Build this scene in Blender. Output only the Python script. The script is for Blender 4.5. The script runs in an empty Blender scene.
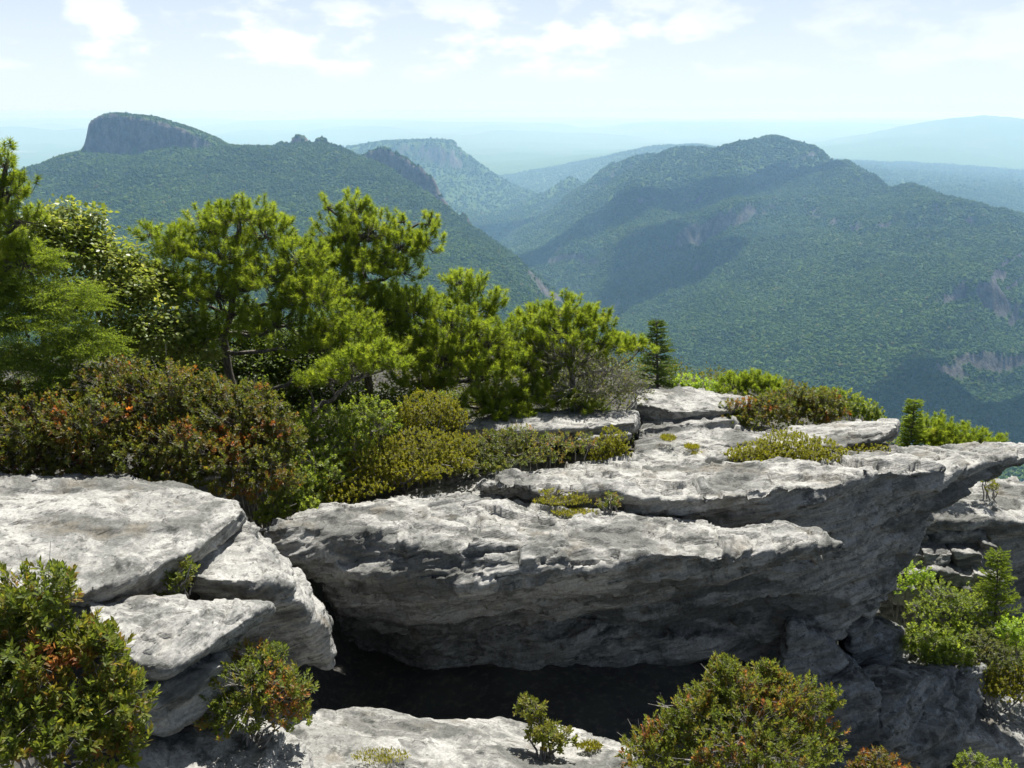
import bpy, bmesh, math, random
import numpy as np
from mathutils import Vector

scene = bpy.context.scene
COL = scene.collection

# ---------------------------------------------------------------- camera
F = 924.0                                   # focal length in pixels of a 1024 px wide frame
PITCH = math.radians(16.4)
SP, CP = math.sin(PITCH), math.cos(PITCH)
cam_data = bpy.data.cameras.new('camera')
cam_data.sensor_width = 36.0
cam_data.lens = 36.0 * F / 1024.0
cam_data.clip_start = 0.1
cam_data.clip_end = 300000.0
cam = bpy.data.objects.new('camera', cam_data)
COL.objects.link(cam)
cam.rotation_euler = (math.radians(90) - PITCH, 0, 0)
scene.camera = cam

# ---------------------------------------------------------------- sky, sun, exposure
SUN_EL, SUN_AZ = math.radians(62), math.radians(20)     # azimuth measured from straight ahead to the right
world = bpy.data.worlds.new('World')
scene.world = world
world.use_nodes = True
wn, wl = world.node_tree.nodes, world.node_tree.links
wn.clear()
w_out = wn.new('ShaderNodeOutputWorld')
w_bg = wn.new('ShaderNodeBackground')
w_bg.inputs['Strength'].default_value = 0.05
sky = wn.new('ShaderNodeTexSky')
sky.sky_type = 'NISHITA'
sky.sun_disc = False
sky.sun_elevation = SUN_EL
sky.sun_rotation = SUN_AZ
sky.altitude = 1200
sky.air_density = 0.7
sky.dust_density = 0.6
sky.ozone_density = 1.0
# low cumulus puffs and thin veil, laid out on the sky's own directions
w_tc = wn.new('ShaderNodeTexCoord')
w_sep = wn.new('ShaderNodeSeparateXYZ'); wl.new(w_tc.outputs['Generated'], w_sep.inputs[0])
w_map = wn.new('ShaderNodeMapping'); w_map.inputs['Scale'].default_value = (1.0, 1.0, 2.4)
wl.new(w_tc.outputs['Generated'], w_map.inputs['Vector'])
w_n1 = wn.new('ShaderNodeTexNoise'); w_n1.inputs['Scale'].default_value = 14.0
w_n1.inputs['Detail'].default_value = 9.0; w_n1.inputs['Roughness'].default_value = 0.55
wl.new(w_map.outputs[0], w_n1.inputs['Vector'])
w_r1 = wn.new('ShaderNodeMapRange'); w_r1.interpolation_type = 'SMOOTHSTEP'
w_r1.inputs['From Min'].default_value = 0.44; w_r1.inputs['From Max'].default_value = 0.63
wl.new(w_n1.outputs['Fac'], w_r1.inputs['Value'])
w_rz = wn.new('ShaderNodeMapRange'); w_rz.interpolation_type = 'SMOOTHSTEP'      # puffs stand above the haze layer
w_rz.inputs['From Min'].default_value = 0.024; w_rz.inputs['From Max'].default_value = 0.052
wl.new(w_sep.outputs['Z'], w_rz.inputs['Value'])
w_mul = wn.new('ShaderNodeMath'); w_mul.operation = 'MULTIPLY'
wl.new(w_r1.outputs[0], w_mul.inputs[0]); wl.new(w_rz.outputs[0], w_mul.inputs[1])
w_amt = wn.new('ShaderNodeMath'); w_amt.operation = 'MULTIPLY'; w_amt.inputs[1].default_value = 0.6
w_top = wn.new('ShaderNodeMapRange'); w_top.interpolation_type = 'SMOOTHSTEP'
w_top.inputs['From Min'].default_value = 0.080; w_top.inputs['From Max'].default_value = 0.125
w_top.inputs['To Min'].default_value = 1.0; w_top.inputs['To Max'].default_value = 0.25
wl.new(w_sep.outputs['Z'], w_top.inputs['Value'])
w_mul2 = wn.new('ShaderNodeMath'); w_mul2.operation = 'MULTIPLY'
wl.new(w_mul.outputs[0], w_mul2.inputs[0]); wl.new(w_top.outputs[0], w_mul2.inputs[1])
w_lr = wn.new('ShaderNodeMapRange'); w_lr.interpolation_type = 'SMOOTHSTEP'        # the bank thins out to the right
w_lr.inputs['From Min'].default_value = 0.10; w_lr.inputs['From Max'].default_value = 0.28
w_lr.inputs['To Min'].default_value = 1.0; w_lr.inputs['To Max'].default_value = 0.4
wl.new(w_sep.outputs['X'], w_lr.inputs['Value'])
w_mul3 = wn.new('ShaderNodeMath'); w_mul3.operation = 'MULTIPLY'
wl.new(w_mul2.outputs[0], w_mul3.inputs[0]); wl.new(w_lr.outputs[0], w_mul3.inputs[1])
wl.new(w_mul3.outputs[0], w_amt.inputs[0])
w_mix = wn.new('ShaderNodeMix'); w_mix.data_type = 'RGBA'
w_mix.inputs[7].default_value = (15.6, 15.7, 15.9, 1)
wl.new(w_amt.outputs[0], w_mix.inputs[0])
# thin bright veil low in the sky
w_v = wn.new('ShaderNodeMapRange'); w_v.interpolation_type = 'SMOOTHSTEP'
w_v.inputs['From Min'].default_value = 0.0; w_v.inputs['From Max'].default_value = 0.17
w_v.inputs['To Min'].default_value = 0.92; w_v.inputs['To Max'].default_value = 0.58
wl.new(w_sep.outputs['Z'], w_v.inputs['Value'])
w_veil = wn.new('ShaderNodeMix'); w_veil.data_type = 'RGBA'
w_veil.inputs[7].default_value = (11.0, 12.4, 13.9, 1)
w_side = wn.new('ShaderNodeMapRange'); w_side.interpolation_type = 'SMOOTHSTEP'      # the veil glows on the sun's side of the sky
w_side.inputs['From Min'].default_value = -0.1; w_side.inputs['From Max'].default_value = 0.75
w_side.inputs['To Min'].default_value = 0.12; w_side.inputs['To Max'].default_value = 1.0
wl.new(w_sep.outputs['Y'], w_side.inputs['Value'])
w_vs = wn.new('ShaderNodeMath'); w_vs.operation = 'MULTIPLY'
wl.new(w_v.outputs[0], w_vs.inputs[0]); wl.new(w_side.outputs[0], w_vs.inputs[1])
wl.new(w_vs.outputs[0], w_veil.inputs[0]); wl.new(sky.outputs[0], w_veil.inputs[6])
wl.new(w_veil.outputs[2], w_mix.inputs[6])
wl.new(w_mix.outputs[2], w_bg.inputs['Color'])
wl.new(w_bg.outputs[0], w_out.inputs['Surface'])

sun_data = bpy.data.lights.new('sun', 'SUN')
sun_data.energy = 5.0
sun_data.angle = math.radians(0.53)
sun_data.color = (1.0, 0.965, 0.915)
sun = bpy.data.objects.new('sun', sun_data)
COL.objects.link(sun)
SUN_DIR = Vector((math.sin(SUN_AZ) * math.cos(SUN_EL), math.cos(SUN_AZ) * math.cos(SUN_EL), math.sin(SUN_EL)))
sun.rotation_euler = SUN_DIR.to_track_quat('Z', 'Y').to_euler()

vs = scene.view_settings
vs.view_transform = 'Standard'
vs.look = 'None'
vs.exposure = 0.74
vs.gamma = 1.0
vs.use_curve_mapping = False
scene.render.engine = 'CYCLES'
scene.cycles.max_bounces = 8
scene.cycles.diffuse_bounces = 4
scene.cycles.glossy_bounces = 2
scene.cycles.transmission_bounces = 4
scene.cycles.transparent_max_bounces = 8
scene.cycles.volume_bounces = 5
scene.cycles.use_denoising = True

# ---------------------------------------------------------------- helpers
def at(px, py, y):
    """world point that stands y metres ahead, seen through the photograph's pixel (px, py)"""
    dx, dv = (px - 512.0) / F, (384.0 - py) / F
    yc, zc = CP + dv * SP, -SP + dv * CP
    return np.array((dx / yc * y, y, zc / yc * y))

def slope(py):
    dv = (384.0 - py) / F
    return (-SP + dv * CP) / (CP + dv * SP)

def pxm(py, y):
    """metres per pixel at distance y along row py"""
    return y / (CP + (384.0 - py) / F * SP) / F

def _hash(ix, iy, iz, seed):
    h = (ix.astype(np.uint32) * np.uint32(374761393) + iy.astype(np.uint32) * np.uint32(668265263)
         + iz.astype(np.uint32) * np.uint32(2147483647) + np.uint32((seed * 974711 + 12345) % 4294967291))
    h = (h ^ (h >> np.uint32(13))) * np.uint32(1274126177)
    h = (h ^ (h >> np.uint32(16))) * np.uint32(2246822519)
    return h ^ (h >> np.uint32(15))

_G = np.array([(1,1,0),(-1,1,0),(1,-1,0),(-1,-1,0),(1,0,1),(-1,0,1),(1,0,-1),(-1,0,-1),
               (0,1,1),(0,-1,1),(0,1,-1),(0,-1,-1),(1,1,0),(-1,1,0),(0,-1,1),(0,-1,-1)], dtype=np.float32)

def noise3(p, seed=0):
    """gradient noise, p is (N,3), result about -1..1"""
    p = np.asarray(p, dtype=np.float64)
    i = np.floor(p).astype(np.int64)
    f = (p - i).astype(np.float32)
    w = f * f * f * (f * (f * 6 - 15) + 10)
    out = np.zeros(len(p), dtype=np.float32)
    for dx in (0, 1):
        for dy in (0, 1):
            for dz in (0, 1):
                g = _G[_hash(i[:, 0] + dx, i[:, 1] + dy, i[:, 2] + dz, seed) & np.uint32(15)]
                d = g[:, 0] * (f[:, 0] - dx) + g[:, 1] * (f[:, 1] - dy) + g[:, 2] * (f[:, 2] - dz)
                ww = (w[:, 0] if dx else 1 - w[:, 0]) * (w[:, 1] if dy else 1 - w[:, 1]) * (w[:, 2] if dz else 1 - w[:, 2])
                out += d * ww
    return out

def fbm(p, octaves=4, seed=0, gain=0.5, ridged=False):
    p = np.asarray(p, dtype=np.float64)
    a, s, t = 1.0, np.zeros(len(p), dtype=np.float32), 0.0
    for k in range(octaves):
        n = noise3(p, seed + k * 17)
        s += a * ((1 - 2 * np.abs(n)) if ridged else n)
        t += a
        a *= gain
        p = p * 2.03 + 11.7
    return s / t

def sstep(a, b, x):
    t = np.clip((x - a) / (b - a), 0, 1)
    return t * t * (3 - 2 * t)

def unit(v):
    v = np.asarray(v, dtype=np.float64)
    return v / np.maximum(np.linalg.norm(v, axis=-1, keepdims=True), 1e-9)

def mesh_from(name, V, FQ=None, FT=None, tint=None, smooth=False):
    """mesh from vertex array, quad array and triangle array; tint = one float per vertex"""
    me = bpy.data.meshes.new(name)
    nq = 0 if FQ is None else len(FQ)
    nt = 0 if FT is None else len(FT)
    me.vertices.add(len(V))
    me.vertices.foreach_set('co', np.asarray(V, dtype=np.float32).ravel())
    idx, tot = [], []
    if nq: idx.append(np.asarray(FQ, dtype=np.int32).ravel()); tot.append(np.full(nq, 4, dtype=np.int32))
    if nt: idx.append(np.asarray(FT, dtype=np.int32).ravel()); tot.append(np.full(nt, 3, dtype=np.int32))
    idx, tot = np.concatenate(idx), np.concatenate(tot)
    me.loops.add(len(idx))
    me.loops.foreach_set('vertex_index', idx)
    me.polygons.add(nq + nt)
    me.polygons.foreach_set('loop_start', np.concatenate(([0], np.cumsum(tot)[:-1])).astype(np.int32))
    me.polygons.foreach_set('loop_total', tot)
    if smooth:
        me.polygons.foreach_set('use_smooth', np.ones(nq + nt, dtype=bool))
    if tint is not None:
        a = me.attributes.new('tint', 'FLOAT', 'POINT')
        a.data.foreach_set('value', np.asarray(tint, dtype=np.float32))
    me.update(calc_edges=True)
    return me

def link(name, me, mat, parent=None):
    o = bpy.data.objects.new(name, me)
    COL.objects.link(o)
    if mat is not None and not me.materials:
        me.materials.append(mat)
    if parent is not None:
        o.parent = parent
    return o

def tag(o, label=None, cat=None, group=None, kind=None):
    if label: o['label'] = label
    if cat: o['category'] = cat
    if group: o['group'] = group
    if kind: o['kind'] = kind
    return o

def thing(name, loc, label, cat, group=None):
    o = bpy.data.objects.new(name, None)
    o.empty_display_size = 0.2
    COL.objects.link(o)
    o.location = loc
    return tag(o, label, cat, group)

# ---------------------------------------------------------------- materials
class Mat:
    def __init__(self, name):
        self.m = bpy.data.materials.new(name)
        self.m.use_nodes = True
        self.n, self.l = self.m.node_tree.nodes, self.m.node_tree.links
        self.n.clear()
        self.out = self.n.new('ShaderNodeOutputMaterial')
    def new(self, kind, **kw):
        nd = self.n.new(kind)
        for k, v in kw.items():
            if hasattr(nd, k) and not k.startswith('in_'):
                setattr(nd, k, v)
        return nd
    def noise(self, vec, scale, detail=4, rough=0.55, dist=0.0):
        nd = self.n.new('ShaderNodeTexNoise')
        nd.inputs['Scale'].default_value = scale
        nd.inputs['Detail'].default_value = detail
        nd.inputs['Roughness'].default_value = rough
        nd.inputs['Distortion'].default_value = dist
        if vec is not None: self.l.new(vec, nd.inputs['Vector'])
        return nd.outputs['Fac']
    def mapping(self, vec, scale=(1, 1, 1), rot=(0, 0, 0), loc=(0, 0, 0)):
        nd = self.n.new('ShaderNodeMapping')
        nd.inputs['Scale'].default_value = scale
        nd.inputs['Rotation'].default_value = rot
        nd.inputs['Location'].default_value = loc
        self.l.new(vec, nd.inputs['Vector'])
        return nd.outputs[0]
    def rng(self, val, a, b, c=0.0, d=1.0, smooth=True):
        nd = self.n.new('ShaderNodeMapRange')
        if smooth: nd.interpolation_type = 'SMOOTHSTEP'
        for k, x in zip(('From Min', 'From Max', 'To Min', 'To Max'), (a, b, c, d)):
            nd.inputs[k].default_value = x
        self.l.new(val, nd.inputs['Value'])
        return nd.outputs[0]
    def mix(self, fac, a, b):
        nd = self.n.new('ShaderNodeMix'); nd.data_type = 'RGBA'
        for s, x in ((0, fac), (6, a), (7, b)):
            if isinstance(x, (int, float)): nd.inputs[s].default_value = x
            elif isinstance(x, tuple): nd.inputs[s].default_value = x + (1,) if len(x) == 3 else x
            else: self.l.new(x, nd.inputs[s])
        return nd.outputs[2]
    def math(self, op, a, b=0.0):
        nd = self.n.new('ShaderNodeMath'); nd.operation = op
        for s, x in ((0, a), (1, b)):
            if isinstance(x, (int, float)): nd.inputs[s].default_value = x
            else: self.l.new(x, nd.inputs[s])
        return nd.outputs[0]
    def ramp(self, val, stops):
        nd = self.n.new('ShaderNodeValToRGB')
        e = nd.color_ramp.elements
        while len(e) < len(stops): e.new(0.5)
        for el, (p, c) in zip(e, stops):
            el.position = p; el.color = c + (1,)
        self.l.new(val, nd.inputs[0])
        return nd.outputs[0]
    def bump(self, h, strength, dist, normal=None):
        nd = self.n.new('ShaderNodeBump')
        nd.inputs['Strength'].default_value = strength
        nd.inputs['Distance'].default_value = dist
        self.l.new(h, nd.inputs['Height'])
        if normal is not None: self.l.new(normal, nd.inputs['Normal'])
        return nd.outputs[0]
    def bsdf(self, color, rough=0.8, spec=0.3, normal=None):
        nd = self.n.new('ShaderNodeBsdfPrincipled')
        nd.inputs['Specular IOR Level'].default_value = spec
        for s, x in (('Base Color', color), ('Roughness', rough)):
            if isinstance(x, (int, float)): nd.inputs[s].default_value = x
            elif isinstance(x, tuple): nd.inputs[s].default_value = x + (1,)
            else: self.l.new(x, nd.inputs[s])
        if normal is not None: self.l.new(normal, nd.inputs['Normal'])
        return nd.outputs[0]
    def done(self, surf):
        self.l.new(surf, self.out.inputs['Surface'])
        return self.m

def pos_of(M):
    return M.new('ShaderNodeNewGeometry').outputs['Position']

def rock_material(name, light, mid, dark, lichen):
    """foliated quartzite: pale weathered skin, grey layers, black lichen crust, pale lichen dots"""
    M = Mat(name)
    p = pos_of(M)
    lp = M.mapping(p, rot=(math.radians(-8.8), math.radians(14.6), 0))
    st = M.mapping(lp, scale=(0.35, 1.1, 7.0))
    lay = M.noise(st, 2.2, 8, 0.62, 0.4)
    big = M.noise(p, 0.8, 4, 0.6)
    blot = M.noise(p, 4.5, 7, 0.68)
    fine = M.noise(p, 34.0, 5, 0.7)
    spots = M.noise(p, 13.0, 4, 0.75)
    c = M.mix(M.rng(lay, 0.36, 0.62), mid, light)
    c = M.mix(M.rng(big, 0.35, 0.7, 0.0, 0.45), c, light)
    c = M.mix(M.math('MULTIPLY', M.rng(blot, 0.52, 0.66), lichen), c, dark)
    c = M.mix(M.rng(spots, 0.60, 0.70, 0.0, 0.75), c, dark)
    pale = M.noise(M.mapping(p, loc=(7, 3, 1)), 9.0, 5, 0.7)
    c = M.mix(M.rng(pale, 0.60, 0.68, 0.0, 0.6), c, tuple(min(1, x * 1.25) for x in light))
    field = M.noise(M.mapping(p, scale=(0.8, 1.1, 1.7), rot=(0.2, -0.25, 0.4), loc=(2, 9, 4)), 1.15, 6, 0.62, 0.6)
    c = M.mix(M.math('MULTIPLY', M.rng(field, 0.49, 0.60), lichen), c, tuple(0.75 * m_ + 0.25 * d_ for m_, d_ in zip(dark, mid)))
    rust = M.noise(M.mapping(p, loc=(5, 2, 8)), 2.4, 5, 0.6)
    c = M.mix(M.rng(rust, 0.55, 0.72, 0.0, 0.45), c, (0.20, 0.165, 0.115))
    streak = M.noise(M.mapping(lp, scale=(0.3, 2.2, 9.0), loc=(3, 1, 5)), 5.0, 6, 0.7, 0.5)
    c = M.mix(M.rng(streak, 0.56, 0.68, 0.0, 0.8), c, dark)
    tone = M.mix(M.rng(fine, 0.3, 0.7), (0.72, 0.72, 0.72), (1.15, 1.15, 1.14))
    mul = M.n.new('ShaderNodeMix'); mul.data_type = 'RGBA'; mul.blend_type = 'MULTIPLY'
    mul.inputs[0].default_value = 1.0
    M.l.new(c, mul.inputs[6]); M.l.new(tone, mul.inputs[7])
    st2 = M.mapping(lp, scale=(0.5, 1.8, 15.0))
    crack = M.noise(st2, 3.0, 6, 0.65, 0.3)
    n1 = M.bump(crack, 0.8, 0.03)
    n2 = M.bump(blot, 0.3, 0.02, n1)
    n3 = M.bump(fine, 0.6, 0.008, n2)
    return M.done(M.bsdf(mul.outputs[2], 0.92, 0.2, n3))

ROCK = rock_material('pale quartzite', (0.425, 0.415, 0.382), (0.215, 0.215, 0.198), (0.050, 0.052, 0.045), 0.75)
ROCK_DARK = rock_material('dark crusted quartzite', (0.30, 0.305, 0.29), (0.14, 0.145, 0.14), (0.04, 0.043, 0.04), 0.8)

def leaf_material(name, stops, trans=0.35, rough=0.5, spec=0.3, gain=2.6):
    M = Mat(name)
    a = M.new('ShaderNodeAttribute'); a.attribute_name = 'tint'
    c = M.ramp(a.outputs['Fac'], stops)
    b = M.bsdf(c, rough, spec)
    t = M.new('ShaderNodeBsdfTranslucent')
    tc = M.n.new('ShaderNodeMix'); tc.data_type = 'RGBA'; tc.blend_type = 'MULTIPLY'; tc.inputs[0].default_value = 1
    M.l.new(c, tc.inputs[6]); tc.inputs[7].default_value = (gain * 1.15, gain * 1.1, gain * 0.55, 1)
    M.l.new(tc.outputs[2], t.inputs['Color'])
    mx = M.new('ShaderNodeMixShader'); mx.inputs[0].default_value = trans
    M.l.new(b, mx.inputs[1]); M.l.new(t.outputs[0], mx.inputs[2])
    return M.done(mx.outputs[0])

def bark_material(name, a, b):
    M = Mat(name)
    p = pos_of(M)
    n = M.noise(M.mapping(p, scale=(1, 1, 0.35)), 40, 5, 0.7)
    c = M.mix(M.rng(n, 0.35, 0.65), a, b)
    return M.done(M.bsdf(c, 0.9, 0.15, M.bump(n, 0.8, 0.01)))

BARK = bark_material('grey brown bark', (0.06, 0.05, 0.042), (0.20, 0.18, 0.155))
TWIG = bark_material('pale twig bark', (0.17, 0.15, 0.13), (0.36, 0.34, 0.31))
# ================================================================ far terrain
crest_table = [(-120,215,3000),(-40,195,3000),(0,186,3040),(30,176,3050),(60,164,3080),(85,152,3100),(160,150,3120),(230,147,3120),(270,150,3150),
               (300,148,3200),(322,148,3200),(345,156,3250),(385,166,3250),(410,176,3200),(430,192,3150),(443,214,3080),
               (458,226,3000),(480,241,2950),(520,264,2850),(560,290,2750),(590,316,2600)]
crest_west = [(1200,290,2700),(1100,250,3000),(1024,217,3350),(970,201,3550),(925,191,3750),(885,177,4000),(850,162,4350),(820,151,4600),
              (796,144,4700),(770,139,4750),(735,145,4950),(700,148,5150),(660,152,5500),(615,160,6000),(570,176,6800),(530,190,7800)]
crest_short = [(300,152,8000),(345,147,8000),(380,142,8000),(430,140,8000),(452,141,7950),(464,160,7850),(490,180,7700),(520,200,7500)]
crest_far_r = [(790,154,17000),(840,148,17500),(880,139,18000),(920,130,18500),(950,125,19000),(985,122,19000),(1024,123,19000),(1110,128,19000)]
crest_mid = [(540,176,11000),(600,162,11000),(640,150,10500),(690,146,10000)]
river = [(1250,520,1350),(1100,470,1500),(1020,446,1680),(930,425,1800),(850,408,1950),(700,374,2250),(630,338,2700),(580,300,3400),(536,258,4600),
         (500,232,5800),(478,216,7200),(520,208,8600)]
slopes = [(0,300,1500),(100,235,2300),(200,215,2500),(260,185,2800),(100,300,1600),(200,260,2000),(300,215,2500),(350,200,2750),(300,290,1700),(380,250,2300),
          (430,290,2050),(480,320,1950),(200,330,1300),(400,350,1450),(60,200,2700),
          # west wall: spurs and hollows
          (700,168,4500),(650,186,4350),(612,203,4150),(585,235,3800),(566,262,3600),
          (690,205,4150),(660,240,3750),(640,275,3250),(620,300,3050),
          (800,172,4250),(760,200,3900),(730,222,3550),(706,262,3050),(690,310,2600),
          (850,215,3500),(800,262,3000),(770,305,2600),(755,345,2330),
          (915,200,3500),(880,235,3050),(850,285,2550),(815,345,2200),
          (980,240,2950),(960,290,2450),(930,350,2050),(1024,280,2500),(1024,340,2080),(1100,330,2100),
          # floor towards the mesa
          (400,205,6500),(440,205,6900),(470,196,7300),(430,178,7500),(560,215,6200),
          (900,182,7600),(960,190,6600),(1024,205,6200),(830,168,7600)]
near = [(-0.9,200,-70),(-0.45,200,-75),(0,200,-105),(0.45,200,-115),(0.9,200,-115),(-0.9,600,-190),(-0.45,600,-190),(-0.15,600,-215),(0.2,600,-300),(0.5,600,-310),
        (-0.45,1000,-260),(-0.2,1000,-285),(0.0,1000,-400),(0.25,1000,-470),(0.55,1000,-480),(-0.2,1500,-380),(0.05,1500,-520),
        (-0.9,60,-30),(0,60,-42),(0.9,60,-46),(-0.3,60,-32),(0.3,60,-45),(-0.9,1500,-350),(-0.9,3000,-420),(0.9,3000,-500),(-0.7,3000,-300),(0.9,1500,-480),(0.8,6000,-550),(-0.8,6000,-800)]
ctrl = []
for lst in (crest_table, crest_west, crest_short, crest_far_r, crest_mid, river, slopes):
    ctrl += [at(*c) for c in lst]
for lst, k, d in ((crest_table, 1.14, 0.62), (crest_west, 1.16, 0.42), (crest_short, 1.25, 0.30), (crest_far_r, 1.3, 0.2)):
    for c in lst:
        q = at(*c); q2 = q * np.array((k, k, 1)); q2[2] = max(q[2] - d * (k - 1) * q[1], -830); ctrl.append(q2)
for u, y, z in near: ctrl.append(np.array((u * y, y, z)))
for y, z in ((14000, -840), (20000, -850), (40000, -850), (90000, -850)):
    for u in np.linspace(-0.9, 0.9, 7): ctrl.append(np.array((u * y, y, z)))
for u in (-0.8, -0.5, -0.3): 
    for y in (5000, 9000): ctrl.append(np.array((u * y, y, -780)))
ctrl = np.array(ctrl)
KU = 1.6
cu, cv, cz = ctrl[:, 0] / ctrl[:, 1] * KU, np.log(ctrl[:, 1]), ctrl[:, 2]
A = np.sqrt((cu[:, None] - cu) ** 2 + (cv[:, None] - cv) ** 2)
n_ = len(ctrl)
SYS = np.zeros((n_ + 3, n_ + 3))
SYS[:n_, :n_] = -A + np.eye(n_) * 0.002
SYS[:n_, n_] = 1; SYS[:n_, n_ + 1] = cu; SYS[:n_, n_ + 2] = cv
SYS[n_:, :n_] = SYS[:n_, n_:].T
sol = np.linalg.solve(SYS, np.concatenate((cz, [0, 0, 0])))
GU, GV = np.linspace(-0.95, 0.95, 330), np.linspace(math.log(40), math.log(95000), 420)
gu, gv = np.meshgrid(GU, GV)
COARSE = np.zeros(gu.size)
for s in range(0, gu.size, 20000):
    a, b = gu.ravel()[s:s + 20000] * KU, gv.ravel()[s:s + 20000]
    r = np.sqrt((a[:, None] - cu) ** 2 + (b[:, None] - cv) ** 2)
    COARSE[s:s + 20000] = -r @ sol[:n_] + sol[n_] + sol[n_ + 1] * a + sol[n_ + 2] * b
COARSE = COARSE.reshape(gu.shape)

def bil(u, v):
    fu = np.clip((u - GU[0]) / (GU[1] - GU[0]), 0, len(GU) - 1.001)
    fv = np.clip((v - GV[0]) / (GV[1] - GV[0]), 0, len(GV) - 1.001)
    i, j = fu.astype(int), fv.astype(int)
    a, b = fu - i, fv - j
    return (COARSE[j, i] * (1 - a) * (1 - b) + COARSE[j, i + 1] * a * (1 - b) + COARSE[j + 1, i] * (1 - a) * b + COARSE[j + 1, i + 1] * a * b)

def cliff_step(x, y, pts, H, reach, wid, side):
    """raise one side of a broken line and lower the other, fading out along and away from it"""
    P = np.array([at(*q)[:2] for q in pts])
    best = np.full(x.shape, 1e9); sd = np.zeros(x.shape); tt = np.zeros(x.shape)
    L = len(P) - 1
    for k in range(L):
        a, d = P[k], P[k + 1] - P[k]
        t = np.clip(((x - a[0]) * d[0] + (y - a[1]) * d[1]) / (d @ d), 0, 1)
        ex, ey = x - a[0] - t * d[0], y - a[1] - t * d[1]
        r = np.hypot(ex, ey)
        s = np.sign(d[0] * ey - d[1] * ex) * side
        m = r < best
        best = np.where(m, r, best); sd = np.where(m, r * s, sd); tt = np.where(m, (k + t) / L, tt)
    fade = np.sin(np.pi * np.clip(tt, 0.0, 1.0)) ** 0.5 * np.exp(-(best / reach) ** 2)
    return H * fade * (np.tanh(sd / wid))

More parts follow.
